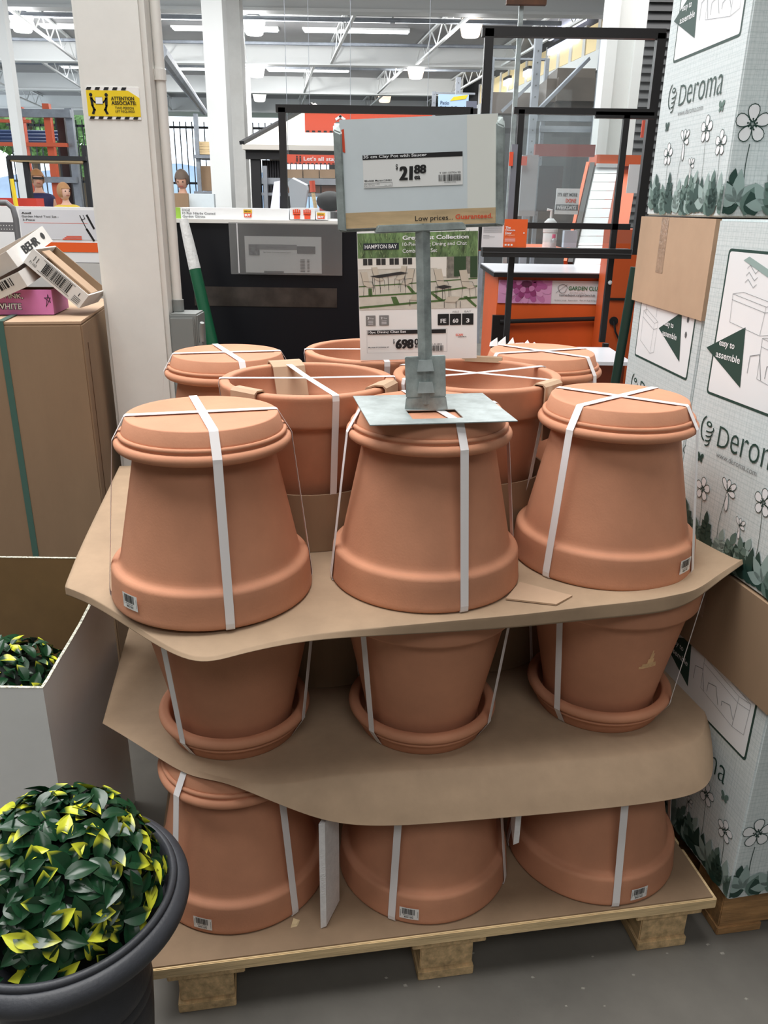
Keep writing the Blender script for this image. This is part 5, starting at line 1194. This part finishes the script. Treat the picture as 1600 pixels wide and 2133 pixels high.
b = MB(); p = [px(560, 458, 2.95), px(582, 458, 2.95), px(583, 376, 3.02), px(571, 378, 3.02)]; b.hexa(p, [v+Vector((0, 0.01, 0)) for v in p]); single('lavender_board', b, mat('lavender', (214, 214, 232), 0.6), 'pale lavender board leaning on the acrylic screen post', 'board')
# tool set display and trolley behind the tall carton
t, d, w_, h_ = flatbox('tool_display', 'white hand tool set display panel with an orange stripe', -60, 430, 215, 545, 2.92, 0.05, PWHITE, 'display')
X_ = lambda x: (x+60)/275.0*w_
Z_ = lambda y: (545-y)/115.0*h_
d.rrect('grey_card', mat('card_grey', (214, 216, 222), 0.6), X_(46), Z_(497), X_(213), Z_(436), 0.006, 1); d.rect('orange_stripe', ORANGE, X_(46), Z_(523), X_(213), Z_(503), 2); d.line('thin_line', ORINK, [(X_(54), Z_(463)), (X_(185), Z_(463))], 0.0012, 2)
d.text('Anvil', X_(51), Z_(445), X_(71)-X_(51), INK, 0.006, 3, 0.04); d.text('Garden Hand Tool Set -', X_(51), Z_(452), X_(127)-X_(51), INK, 0.0065, 3, 0.01); d.text('3-Piece', X_(52), Z_(459), X_(77)-X_(52), INK, 0.0065, 3, 0.01)
d.line('print_tool', INK, [(X_(171), Z_(447)), (X_(183), Z_(477))], 0.003, 3); d.line('print_tool', INK, [(X_(183), Z_(476)), (X_(194), Z_(497))], 0.0075, 3); d.line('print_tool', INK, [(X_(178), Z_(446)), (X_(181), Z_(453)), (X_(173), Z_(456))], 0.002, 3); d.line('print_tool', INK, [(X_(186), Z_(447)), (X_(197), Z_(472))], 0.007, 3)
for k in range(3): d.rect('print_glove', ORINK, X_(130+4*k), Z_(497-3*k), X_(170), Z_(495-3*k), 3)
d.build()
MB().box((t.location.x-w_/2, 2.92, 0), (t.location.x+w_/2, 3.3, t.location.z-0.002)).build('lower_body', GPAINT, t, world=True)
tr = thing('trolley', 'grey tubular trolley handle with a perforated plate', 'trolley', px(-10, 600, 2.70).xy.to_3d()); TGR = mat('trolley_grey', (104, 106, 110), 0.45)
pz = [px(33, 640, 2.7), px(33, 455, 2.7), px(27, 433, 2.7), px(14, 422, 2.7), px(-40, 421, 2.7)]; pz[0].z = 0.02; pz = [Vector((v.x, 2.7, v.z)) for v in pz]
MB().tube(pz, 0.009, 12).build('handle', TGR, tr, smooth=True, world=True); X0, X1, z0, z1 = rng(-40, 462, 31, 482, 2.7); MB().box((X0, 2.695, z0), (X1, 2.699, z1)).build('plate', TGR, tr, world=True)
d = Decal(tr, (X0, 2.6945, z0), (1, 0, 0), (0, 0, 1), world=True)
for i in range(12):
    for j in range(2): d.disc('print_perforation', PWHITE, 0.006+0.0088*i, 0.008+0.011*j, 0.0016, lay=1, n=8)
d.build()
# ---------------------------------------------------------------- acrylic screens in black frames
def screen(label, pts, Y, wpx, bars, panes, base):
    t = thing('acrylic_screen', label, 'screen', base)
    for (x0, y0, x1, y1) in bars:
        p, q = px(x0, y0, Y), px(x1, y1, Y)
        if abs(x1-x0) > abs(y1-y0): zz = (p.z+q.z)/2; MB().bar((p.x, Y, zz), (q.x, Y, zz), wpx, wpx).build('rail', BLACKF, t, world=True)
        else: xx = (p.x+q.x)/2; MB().bar((xx, Y, q.z), (xx, Y, p.z), wpx, wpx).build('post', BLACKF, t, world=True)
    for (x0, y0, x1, y1) in panes:
        X0, X1, z0, z1 = rng(x0, y0, x1, y1, Y); MB().box((X0, Y-0.002, z0), (X1, Y+0.002, z1)).build('pane', GLASS, t, world=True)
    return t
screen('black-framed acrylic screen standing on the black counter', None, 3.05, 0.024, [(588, 224, 593, 456), (575, 226, 985, 231), (985, 226, 978, 456)], [(592, 233, 982, 456)], (-0.1, 3.05, 1.365))
screen('tall black-framed acrylic screen beside the printed cartons', None, 3.55, 0.034, [(1010, 60, 1004, 520), (1004, 67, 1385, 70), (1370, 70, 1330, 530)], [(1016, 76, 1368, 505)], px(1180, 520, 3.55))
sc = screen('black-framed acrylic screen with a thick desk rail in front of the orange counter', None, 3.15, 0.021, [(1080, 228, 1060, 712), (1297, 234, 1262, 712), (1070, 231, 1362, 233), (1240, 240, 1365, 240), (1090, 470, 1312, 471)], [(1084, 237, 1290, 514)], px(1170, 712, 3.15).xy.to_3d())
X0, X1, z0, z1 = rng(1004, 516, 1312, 536, 3.10); MB().box((X0, 3.075, z0), (X1, 3.139, z1)).build('desk_rail', BLACKF, sc, world=True)
MB().box((X0, 3.073, (z0+z1)/2-0.001), (X1, 3.0748, (z0+z1)/2+0.001)).build('rail_groove', mat('groove_grey', (78, 78, 80), 0.5), sc, world=True)
# posts reach the floor
for x in (px(1060, 712, 3.15).x, px(1262, 712, 3.15).x): MB().box((x-0.010, 3.14, 0), (x+0.010, 3.16, px(1100, 712, 3.15).z)).build('foot_post', BLACKF, sc, world=True)
single('bolt_cap', MB().ball(px(1271, 588, 3.135), 0.008, 12, 8), PWHITE, 'white round bolt cap on the black screen post', 'bolt')
# leaflets on the rail
t, d, w_, h_ = flatbox('leaflet', 'orange door project leaflet standing on the black desk rail', 1050, 456, 1098, 515, 3.08, 0.004, ORANGE, 'leaflet')
for k, s_ in enumerate(('The', 'Orange', 'Door')): d.text(s_, w_*0.05, h_*(0.66-0.095*k), w_*(0.22, 0.42, 0.28)[k], PWHITE, h_*0.085, 2, 0.03)
d.text('Project', w_*0.05, h_*0.385, w_*0.42, mat('peach_ink', (246, 170, 130), 0.6), h_*0.09, 2, 0.02); d.disc('white_dot', PWHITE, w_*0.86, h_*0.52, w_*0.03, lay=2)
for k in range(4): d.rect('fine_print', PWHITE, w_*0.05, h_*(0.20+0.04*k), w_*0.5, h_*(0.21+0.04*k), 2)
for k in range(3): d.rect('print_logo', PWHITE, w_*(0.06+0.13*k), h_*0.06, w_*(0.14+0.13*k), h_*0.12, 2)
d.build()
t, d, w_, h_ = flatbox('leaflet', 'white text leaflet beside the orange one', 1004, 464, 1049, 515, 3.085, 0.004, mat('leaflet_pale', (226, 222, 224), 0.6), 'leaflet')
for k in range(8): d.rect('fine_print', INKG, w_*0.06, h_*(0.62+0.04*k), w_*0.92, h_*(0.63+0.04*k), 2)
for k in range(3): d.rect('fine_print', INKG, w_*0.06, h_*(0.38+0.05*k), w_*(0.35+0.25*(k % 2)), h_*(0.39+0.05*k), 2)
d.build()
# ---------------------------------------------------------------- orange garden club counter
OCOL = mat('counter_orange', (226, 98, 40), 0.42, var=0.03, vscale=4); Yg = 4.5
gc = thing('club_counter', 'orange service counter with a grey worktop and a pink dahlia banner', 'counter', px(1150, 700, 4.9).xy.to_3d())
X0, X1, z0, z1 = rng(1034, 577, 1268, 712, Yg)
MB().box((X0, Yg, 0.0), (X1+0.05, Yg+0.62, z1)).build('body', OCOL, gc, world=True)
MB().box((X0-0.03, Yg-0.04, z1+0.0005), (X1+0.14, Yg+0.64, z1+0.022)).build('worktop_edge', BLACKF, gc, world=True); MB().box((X0-0.028, Yg-0.038, z1+0.0225), (X1+0.138, Yg+0.638, z1+0.028)).build('worktop', mat('worktop_grey', (198, 202, 208), 0.3), gc, world=True)
MB().tube([(X0+0.02, Yg-0.03, px(1040, 668, Yg).z), (X1-0.02, Yg-0.03, px(1250, 661, Yg).z)], 0.012, 10).build('bump_rail', BLACKF, gc, world=True)
MB().box((X0-0.02, Yg-0.03, z0-0.1), (X0+0.06, Yg-0.001, px(1040, 655, Yg).z)).build('corner_guard', BLACKF, gc, world=True)
xa, xb, za_, zb_ = rng(1038, 584, 1260, 632, Yg-0.006)
bn_ = MB().box((xa, Yg-0.006, za_), (xb, Yg-0.002, zb_)).build('banner', PWHITE, gc, world=True)
d = Decal(bn_, (xa, Yg-0.0068, za_), (1, 0, 0), (0, 0, 1), world=True); w_, h_ = xb-xa, zb_-za_
PINKF = [mat('dahlia_%d' % k, c, 0.6) for k, c in enumerate(((206, 130, 180), (224, 160, 204), (184, 96, 156), (150, 60, 116), (92, 30, 66)))]
d.rect('dahlia_ground', PINKF[1], 0, 0, w_*0.50, h_, 1)
for ring, (rr, m_, n_) in enumerate(((0.25, 0, 16), (0.20, 1, 14), (0.15, 2, 13), (0.10, 3, 11))):
    for k in range(n_):
        a = 2*math.pi*(k+0.5*(ring % 2))/n_
        pts = petal(w_*0.26, h_*0.92, a, w_*rr*0.45, w_*rr, w_*0.035)
        pts = [(min(max(x, 0.0005), w_*0.495), min(max(y, 0.0005), h_-0.0005)) for x, y in pts]
        d.poly('print_petals', PINKF[(m_+k % 2) % 4], pts, 2+ring+0.4*(k % 2))
d.disc('print_petals', PINKF[4], w_*0.26, h_*0.86, w_*0.05, h_*0.13, 7)
GCG = mat('club_green', (46, 110, 62), 0.6)
d.line('print_leaf', INKG, [(w_*(0.60+0.045*math.cos(R(a))*(1.0 if a < 180 else .8)), h_*(0.66+0.19*math.sin(R(a)))) for a in range(0, 361, 24)], 0.0022, 3); d.line('print_leaf', INKG, [(w_*0.54, h_*0.48), (w_*0.64, h_*0.84)], 0.0018, 3)
d.text('GARDEN CLUB', w_*0.655, h_*0.60, w_*0.30, GCG, h_*0.17, 3, 0.02); d.text('Join online today at', w_*0.67, h_*0.46, w_*0.145, INKG, h_*0.06, 3, 0.0); d.text('homedepot.ca/gardenclub', w_*0.575, h_*0.31, w_*0.335, INKG, h_*0.13, 3, 0.015)
d.text('Exclusive savings    Expert advice    Plant care & gardening tips', w_*0.535, h_*0.12, w_*0.41, INKG, h_*0.07, 3, 0.0); d.build()
for k, (lab, m_, x, y, rr, hh) in enumerate((('white screw-lid tub behind the acrylic screen', PWHITE, 1144, 512, 0.030, 0.075),)):
    p = px(x, y, 3.66); p.z = px(1100, 516, 3.58).z+0.0008; t = thing('tub', lab, 'tub', p); MB().lathe([(0, 0), (rr, 0), (rr, hh*0.78), (rr*0.95, hh*0.8), (0, hh*0.8)], 20).build('body', m_, t, smooth=True); MB().lathe([(0, hh*0.81), (rr*1.06, hh*0.81), (rr*1.06, hh), (0, hh)], 20).build('lid', m_, t)
p = px(1152, 515, 3.61); p.z = px(1100, 516, 3.58).z+0.0008; t = thing('sanitiser_bottle', 'small clear bottle with a pink cap behind the acrylic screen', 'bottle', p)
MB().lathe([(0, 0), (0.013, 0), (0.013, 0.03), (0.007, 0.038), (0, 0.038)], 16).build('bottle', glass_mat('clear_plastic', (240, 245, 250), 0.12, 0.1, 0.25), t, smooth=True); MB().lathe([(0, 0.039), (0.008, 0.039), (0.007, 0.055), (0, 0.055)], 14).build('cap', mat('cap_pink', (232, 70, 130), 0.4), t)
p = px(1146, 476, 3.85); p.z = px(1100, 516, 3.58).z+0.101; t = thing('pump_bottle', 'white pump bottle seen through the acrylic screen', 'bottle', p)
MB().lathe([(0, -0.10), (0.028, -0.10), (0.028, 0), (0.012, 0.015), (0, 0.015)], 16).build('bottle', PWHITE, t, smooth=True); MB().tube([(0, 0, 0.016), (0, 0, 0.05), (-0.02, 0, 0.052)], 0.006, 8).build('pump', PWHITE, t)
os_ = thing('orange_shelf', 'long orange shelf below the desk rail carrying the tub and bottles', 'shelf', px(1100, 545, 3.4).xy.to_3d())
X0, X1, z0, z1 = rng(984, 516, 1180, 523, 3.58); MB().box((X0, 3.58, z0), (X1, 4.0, z1)).build('board', OCOL, os_, world=True)
for y in (3.62, 3.92): MB().box((X0+0.002, y, 0), (X0+0.022, y+0.04, z0-0.0005)).build('leg', BLACKF, os_, world=True)
# low white table with its orange apron, cable panel, dark green pole
lt = thing('white_table', 'low white-topped orange table behind the pots', 'table', px(1240, 760, 3.2).xy.to_3d())
zt_ = px(1240, 753, 2.75).z; xa = px(1120, 753, 2.75).x; xb = px(1318, 753, 2.75).x
MB().box((xa, 2.75, zt_-0.012), (xb, 3.06, zt_)).build('top', mat('table_white', (226, 228, 234), 0.3), lt, world=True)
MB().box((xa+0.02, 2.80, 0.0), (xb-0.01, 3.04, zt_-0.0125)).build('apron', mat('apron_orange', (150, 66, 34), 0.5), lt, world=True)
op = thing('cable_panel', 'dark orange cabinet side with a black cable grommet', 'cabinet', px(1290, 705, 4.2).xy.to_3d())
X0, X1, z0, z1 = rng(1272, 478, 1420, 712, 4.2); MB().box((X0, 4.2, 0), (X1, 4.45, z1)).build('body', mat('cabinet_orange', (206, 88, 38), 0.45), op, world=True)
p = px(1278, 668, 4.195); MB().tube([p, p+Vector((0, -0.008, 0))], 0.022, 18).build('grommet', INK, op, world=True); MB().tube([p+Vector((0, -0.01, 0)), p+Vector((0.01, -0.02, -0.05)), p+Vector((0.03, -0.02, -0.085)), p+Vector((0.06, -0.02, -0.09))], 0.005, 8).build('cable', INK, op, world=True)
MB().box((X0, 4.19, px(1290, 625, 4.2).z), (X1, 4.1995, px(1290, 620, 4.2).z)).build('trim_strip', BLACKF, op, world=True)
q0, q1 = px(1281, 800, 2.45), px(1316, 600, 2.45); dd = (q0-q1); q0 = q1+dd*((q1.z-0.0)/(q1.z-q0.z))
single('dark_pole', MB().tube([q0, q1+(q1-q0)*0.05], 0.014, 12), mat('pole_dark_green', (22, 50, 40), 0.5), 'dark green pole leaning between the pots and the printed cartons', 'pole', smooth=True)
# torn paper and wire hook behind the closed pot
b = MB(); rn = random.Random(5); c0 = px(1060, 722, 2.08)
for k in range(6):
    a = c0+Vector((0.022*k-0.05, rn.uniform(-0.01, 0.01), 0)); b.add([a, a+Vector((0.022, 0.004, 0)), a+Vector((0.016+rn.uniform(-.01, .01), 0.012, 0.017+rn.uniform(-.010, .008))), a+Vector((0.002, 0.006, 0.009))], [[0, 1, 2, 3]])
o = single('torn_paper', b, PWHITE, 'ragged torn white paper sticking up behind the closed pot', 'paper', kind=None); o.modifiers.new('t', 'SOLIDIFY').thickness = 0.001
# ---------------------------------------------------------------- white slide and orange stand
rp = thing('sample_stand', 'tall orange stand with a sloping white slatted face', 'stand', px(1275, 560, 5.4).xy.to_3d())
A, B_, C_, D_ = px(1242, 344, 5.9), px(1288, 344, 5.9), px(1250, 552, 5.2), px(1196, 552, 5.2)
for k in range(11):
    f0, f1 = k/11, (k+0.94)/11; L0, R0, L1, R1 = A.lerp(D_, f0), B_.lerp(C_, f0), A.lerp(D_, f1), B_.lerp(C_, f1); up = Vector((0, 0.05, 0.0))
    MB().hexa([L1, R1, R0, L0], [v+up for v in (L1, R1, R0, L0)]).build('slat', PWHITE, rp, world=True)
E1 = [B_+Vector((0.01, 0.05, 0)), C_+Vector((0.01, 0.05, 0)), Vector((C_.x+0.01, 5.3, 0)), Vector((C_.x+0.01, 6.1, 0)), Vector((B_.x+0.01, 6.1, B_.z))]
b = MB(); b.hexa([v for v in E1], [v+Vector((0.14, 0, 0)) for v in E1]); b.build('side_panel', OCOL, rp, world=True)
MB().bar(A+Vector((-0.02, 0.02, 0)), D_+Vector((-0.02, 0.02, 0)), 0.03, 0.05).build('edge_strip', BLACKF, rp, world=True); MB().bar(A+Vector((-0.045, 0.05, 0)), D_+Vector((-0.045, 0.05, 0)), 0.02, 0.06).build('edge_panel', OCOL, rp, world=True)
X0, X1, z0, z1 = rng(1243, 322, 1345, 345, 5.88); MB().box((X0, 5.88, z0), (X1, 6.1, z1)).build('header', OCOL, rp, world=True); MB().box((X0, 5.86, z0-0.012), (X0+(X1-X0)*0.5, 5.879, z0+0.012)).build('header_strip', PWHITE, rp, world=True)
X0, X1, z0, z1 = rng(1308, 342, 1334, 402, 5.1); MB().box((X0, 5.1, z0), (X1, 5.106, z1)).build('notice', PWHITE, rp, world=True)
single('orange_flag', pb(1337, 250, 1362, 286, 4.6, 0.01), ORINK, 'small orange sign above the sample stand', 'sign')
single('flag_post', pb(1342, 288, 1349, 520, 4.6, 0.02), BLACKF, 'thin black post under the small orange sign', 'post')
# ---------------------------------------------------------------- racks and signs at the right
rr_ = thing('storage_rack', 'grey perforated storage rack rising behind the acrylic screens', 'rack', px(1140, 430, 8.2).xy.to_3d())
def perf(x0, x1, y0, Y, holes=True):
    X0, X1, _, z1 = rng(x0, y0, x1, y0+40, Y); o_ = MB().box((X0, Y, 0), (X1, Y+0.08, z1)).build('upright', GALVR, rr_, world=True)
    if holes:
        d = Decal(o_, (X0, Y-0.001, 1.2), (1, 0, 0), (0, 0, 1), world=True); w_ = X1-X0; k = 0
        while 1.2+0.06+0.09*k < z1-0.03: d.disc('print_hole', INKG, w_*0.5, 0.06+0.09*k, w_*0.11, lay=1, n=8); k += 1
        d.build()
perf(1115, 1130, 74, 8.0); perf(1253, 1264, 76, 8.0); perf(1021, 1030, 118, 9.0); perf(1136, 1144, 121, 9.0); perf(950, 960, 160, 10.0); perf(900, 908, 190, 11.0)
for x0, y0, x1, y1, Y in ((1030, 120, 1138, 124, 9.05), (1120, 240, 1245, 252, 8.1), (1125, 262, 1245, 275, 8.12), (908, 192, 990, 196, 11.0)): pb(x0, y0, x1, y1, Y, 0.06).build('cross_beam', GALVR, rr_, world=True)
MB().bar(px(1124, 226, 8.05), px(1227, 121, 8.3), 0.03).build('brace', GALVR, rr_, world=True); MB().bar(px(1045, 232, 9.1), px(1115, 165, 9.1), 0.03).build('brace', GALVR, rr_, world=True)
tb = MB(); X0, X1, z0, z1 = rng(1142, 138, 1262, 232, 8.4); tb.box((X0, 8.4, z0), (X1, 9.3, z1)); single('wrapped_bundle', tb, mat('taupe_wrap', (98, 90, 82), 0.55, var=0.15, vscale=3), 'taupe shrink-wrapped bundle high on the grey rack', 'bundle', bevel=0.09)
X0, X1, z0, z1 = rng(1025, 192, 1125, 236, 9.3); single('beige_panel', MB().box((X0, 9.3, z0), (X1, 9.5, z1)), mat('panel_taupe', (116, 108, 102), 0.6), 'plain taupe board on the grey rack', 'board')
wp = thing('steel_pole', 'thin shiny steel pole with a wooden plate at the top', 'pole', px(1062, 300, 5.30).xy.to_3d()); p, q = px(1078, 0, 5.30), px(1066, 300, 5.30)
MB().bar((q.x, 5.30, 0), (q.x+0.005, 5.30, p.z+0.3), 0.026, 0.026).build('pole', GALV, wp, world=True); X0, X1, z0, z1 = rng(1055, -30, 1138, 11, 5.27); MB().box((X0, 5.24, z0), (X1, 5.28, z1)).build('plate', mat('brown_plate', (92, 58, 36), 0.5, var=0.3, vscale=8), wp, world=True)
t, d, w_, h_ = flatbox('patio_sign', 'light blue patio styles sign with a yellow cushion picture', 913, 196, 976, 233, 9.6, 0.03, mat('sign_blue', (178, 208, 238), 0.5), 'sign')
d.text('Patio', w_*0.07, h_*0.42, w_*0.29, mat('slate_ink', (48, 66, 92), 0.6), h_*0.20, 2, 0.01); d.text('Styles & Trends', w_*0.07, h_*0.14, w_*0.86, mat('slate_ink', (48, 66, 92), 0.6), h_*0.20, 2, 0.01); d.poly('cushion_shape', YEL, [(w_*0.38, h_*0.62), (w_*0.9, h_*0.75), (w_*0.98, h_*0.98), (w_*0.5, h_*0.86)], 1); d.build()
t, d, w_, h_ = flatbox('grey_banner', 'dark grey hanging sign with an orange block beside the screen', 971, 210, 993, 240, 7.5, 0.02, mat('slate_card', (106, 112, 128), 0.5), 'sign'); d.rect('orange_block', ORINK, w_*0.2, 0, w_*0.8, h_*0.35, 1); d.build()
t, d, w_, h_ = flatbox('notice_card', 'white notice with black and orange lettering behind the acrylic screens', 1158, 392, 1206, 446, 4.4, 0.01, PWHITE, 'notice')
d.text("IT'S GET MORE", w_*0.05, h_*0.70, w_*0.85, INKG, h_*0.13, 2, 0.03); d.text('DONE', w_*0.42, h_*0.46, w_*0.45, ORINK, h_*0.15, 2, 0.04); d.rect('ink_band', INKG, 0, h_*0.16, w_, h_*0.38, 1); d.text('WEEKDAYS', w_*0.05, h_*0.19, w_*0.85, PWHITE, h_*0.15, 2, 0.03); d.build()
for k, (x0, y0, x1, y1, Y, c, lab) in enumerate(((1115, 300, 1240, 325, 5.0, (150, 74, 66), 'dim red panel standing in for a banner reflection in the acrylic screens'), (1085, 322, 1118, 450, 4.9, (170, 168, 170), 'pale grey slotted panel seen through the acrylic screens'), (1120, 345, 1170, 440, 6.0, (70, 72, 76), 'dark cabinet seen through the acrylic screens'), (1060, 300, 1072, 516, 3.112, (120, 122, 132), 'narrow grey poster strip beside the price sign'), (1175, 480, 1202, 515, 4.6, (206, 212, 226), 'pale blue leaflet by the sloping white stand'))):  # the red strip is a reflected banner built as a solid colour panel
    single('store_panel', pb(x0, y0, x1, y1, Y, 0.05 if Y > 4 else 0.012), mat('panel_%d' % k, c, 0.5), lab, 'panel')
single('orange_tag', pb(1086, 325, 1098, 344, 4.85, 0.01), ORINK, 'orange tag on the pale slotted panel', 'tag'); single('orange_strip', pb(1061, 316, 1069, 345, 3.106, 0.0058), ORINK, 'orange strip on the narrow grey poster', 'tag')
# ---------------------------------------------------------------- pavilion and the stay safe banner
pv = thing('garden_pavilion', 'pale soft-top garden pavilion with black posts and curtain', 'pavilion', px(680, 430, 9.0).xy.to_3d())
ROOFC = mat('pavilion_roof', (214, 210, 202), 0.7); e0 = px(504, 300, 8.2); ze = e0.z; Xa = e0.x; Wd = 2*(px(652, 222, 9.8).x-e0.x)
ap = px(650, 222, 9.8); lo = [Vector((Xa, 8.2, ze)), Vector((Xa+Wd, 8.2, ze)), Vector((Xa+Wd, 11.4, ze)), Vector((Xa, 11.4, ze))]; ap = Vector((Xa+Wd/2, 9.8, px(650, 219, 9.8).z))
for k in range(4): MB().add([lo[k], lo[(k+1) % 4], ap], [[0, 1, 2]]).build('roof_panel', ROOFC, pv, world=True)
zf = px(600, 312, 8.2).z; b = MB(); b.box((Xa, 8.2, zf), (Xa+Wd, 8.24, ze)); b.box((Xa, 8.24, zf), (Xa+0.04, 11.4, ze)); b.build('valance', ROOFC, pv, world=True)
for k in range(4): MB().bar(lo[k]+Vector((0, 0, 0.012)), ap+Vector((0, 0, 0.012)), 0.05, 0.03).build('hip_strip', BLKS if k in (0, 3) else ROOFC, pv, world=True)
b = MB().box((Xa+0.02, 8.26, zf-0.08), (Xa+Wd-0.02, 8.32, zf-0.001)); b.build('beam', BLKS, pv, world=True)
for x in (Xa+0.06, Xa+Wd-0.15): MB().box((x, 8.28, 0), (x+0.09, 8.37, zf-0.081)).build('post', BLKS, pv, world=True); MB().box((x, 11.2, 0), (x+0.09, 11.29, zf-0.081)).build('post', BLKS, pv, world=True)
CURT = mat('black_curtain', (30, 30, 36), 0.7); b = MB()
for i in range(14):
    x = Xa+0.16+0.012*i; b.box((x, 8.34+0.03*(i % 2), 0.05), (x+0.014, 8.37+0.03*(i % 2), zf-0.082))
b.build('curtain', CURT, pv, world=True, kind='stuff')
t, d, w_, h_ = flatbox('banner', 'long orange banner about staying safe with people icons', 595, 322, 735, 342, 6.8, 0.02, ORINK, 'banner')
d.text("Let's all stay safe", w_*0.27, h_*0.25, w_*0.68, PWHITE, h_*0.55, 2, 0.02)
for x in (0.17, 0.22): d.disc('print_icon', INK, w_*x, h_*0.78, h_*0.10, lay=2, n=10); d.rect('print_icon', INK, w_*x-h_*0.09, h_*0.25, w_*x+h_*0.09, h_*0.66, 2)
for k in range(16): d.rect('stripe_row', INK, w_*(0.01+0.062*k), h_*0.02, w_*(0.045+0.062*k), h_*0.13, 2)
for o in d.build():
    if o.name.startswith('stripe'): o['kind'] = 'stuff'
RZ = [(px(600, 322, 6.8).x, 6.81, px(600, 322, 6.8).z), (px(730, 322, 6.8).x, 6.81, px(730, 322, 6.8).z)]
for q in RZ: MB().tube([q, (q[0], q[1], 4.49)], 0.002, 6).build('hanger', GALVR, t, world=True)
t, d, w_, h_ = flatbox('hanging_sign', 'large orange hanging sign with a dashed lower border', 635, 237, 900, 277, 7.6, 0.02, ORINK, 'sign')
for k in range(22): d.rect('stripe_row', INK, w_*(0.01+0.046*k), h_*0.01, w_*(0.035+0.046*k), h_*0.10, 2)
for xx in (645, 890): q = px(xx, 238, 7.6); MB().tube([(q.x, 7.61, q.z-0.03), (q.x, 7.61, 4.49)], 0.002, 6).build('hanger', GALVR, t, world=True)
d.line('print_icon', PWHITE, [(w_*0.25, h_*0.72), (w_*0.28, h_*0.85), (w_*0.31, h_*0.72)], 0.02, 2)
for o in d.build():
    if o.name.startswith('stripe'): o['kind'] = 'stuff'
bs = thing('stock_shelf', 'grey stock shelf under the stay safe banner', 'shelf', px(650, 430, 8.0).xy.to_3d())
for y0, y1 in ((371, 384), (402, 408)): pb(545, y0, 760, y1, 7.3, 0.5).build('beam', GALVR, bs, world=True)
for x0 in (548, 752): X0, X1, _, z1 = rng(x0, 345, x0+8, 380, 7.28); MB().box((X0, 7.28, 0), (X1, 7.299, z1)).build('upright', GALVR, bs, world=True)
for k in range(4): single('stock_box', pb(598+34*k, 352, 630+34*k, 370.5, 7.35, 0.3), CARD, 'brown box in the row on the stock shelf under the banner', 'box', 'boxes on the stock shelf')
for k in range(3): single('stock_bag', pb(598+36*k, 386, 631+36*k, 401.5, 7.35, 0.3), mat('bag_brown', (128, 84, 62), 0.7), 'dark reddish bag in the lower row of the stock shelf', 'bag', 'bags on the stock shelf')
ZR = px(654, 440, 5.5).z
rc = thing('rear_counter', 'plain dark counter far behind the black one carrying tools', 'counter', (px(650, 440, 6.0).x, 6.0, 0)); MB().box((px(590, 440, 5.3).x, 5.3, 0), (px(745, 440, 5.3).x, 6.75, ZR-0.001)).build('body', mat('counter_dark', (70, 68, 70), 0.6), rc, world=True)
X0, X1, z0, z1 = rng(665, 416, 700, 428, 6.4)
single('red_crate', MB().box((X0, 6.4, ZR), (X1, 6.7, z1)), mat('crate_red', (198, 58, 62), 0.5), 'red crate low below the stock shelf', 'crate')
sv = thing('shovel', 'grey shovel with an orange grip standing behind the acrylic screen', 'shovel', px(654, 440, 5.5))
MB().tube([px(658, 436, 5.5), px(652, 400, 5.5)], 0.012, 8).build('shaft', PINE, sv, world=True); MB().tube([px(652, 399.5, 5.5), px(650, 376, 5.5)], 0.018, 8).build('grip', ORINK, sv, world=True)
b = MB(); pts = [px(598, 380, 5.6), px(608, 371, 5.6), px(638, 386, 5.6), px(640, 396, 5.6), px(634, 440, 5.6), px(606, 440, 5.6), px(602, 392, 5.6)]; pts[4].z = pts[5].z = ZR; b.hexa(pts, [v+Vector((0, 0.12, 0.01)) for v in pts]); single('scoop', b, mat('scoop_grey', (196, 202, 210), 0.4), 'pale grey plastic scoop behind the acrylic screen', 'scoop')
hq = px(688, 438, 5.6); hq.z = ZR+0.063; b = MB().ball(hq, 0.09, 16, 10, (1, 0.8, 0.7)); single('black_helmet', b, INK, 'round black shape by the red crate', 'helmet', smooth=True)
# ---------------------------------------------------------------- floor debris
rn = random.Random(11); CHIP = mat('wood_chip', (214, 190, 150), 0.8); GRIT = mat('grit_pale', (150, 147, 138), 0.8)
for (x, y) in ((805, 2036), (845, 2052), (1110, 2035), (1180, 2095), (1215, 2058), (1260, 2095), (1390, 1985), (1475, 1967), (1505, 1985), (1555, 2080), (1235, 1992), (985, 1985), (915, 2055), (470, 2085), (1320, 2030)):
    d = px(x, y, 1.0)-Vector((0, 0, CAM_H)); p = Vector((0, 0, CAM_H))+d*(-CAM_H/d.z); b = MB(); s_ = rn.uniform(0.0018, 0.0036); a = rn.uniform(0, 3)
    b.hexa([(s_*1.6*math.cos(a+t_), s_*math.sin(a+t_), 0) for t_ in (0, 1.3, 2.7, 4.2)], [(s_*math.cos(a+t_)*0.9, s_*0.6*math.sin(a+t_), s_*0.5) for t_ in (0, 1.3, 2.7, 4.2)])
    b.v = [v+p for v in b.v]; single('floor_chip', b, GRIT, 'tiny pale chip of debris on the concrete floor', 'debris', 'chips on the concrete floor')
p = PL(0.262, 0.052, 0.1365); b = MB(); b.hexa([(0, 0, 0), (0.012, 0.004, 0), (0.016, 0.018, 0), (0.002, 0.022, 0)], [(0.002, 0.004, 0.006), (0.010, 0.006, 0.003), (0.013, 0.014, 0.002), (0.004, 0.016, 0.007)]); b.v = [v+p for v in b.v]; single('wood_splinter', b, CHIP, 'pale wood splinter on the pallet cardboard', 'debris')
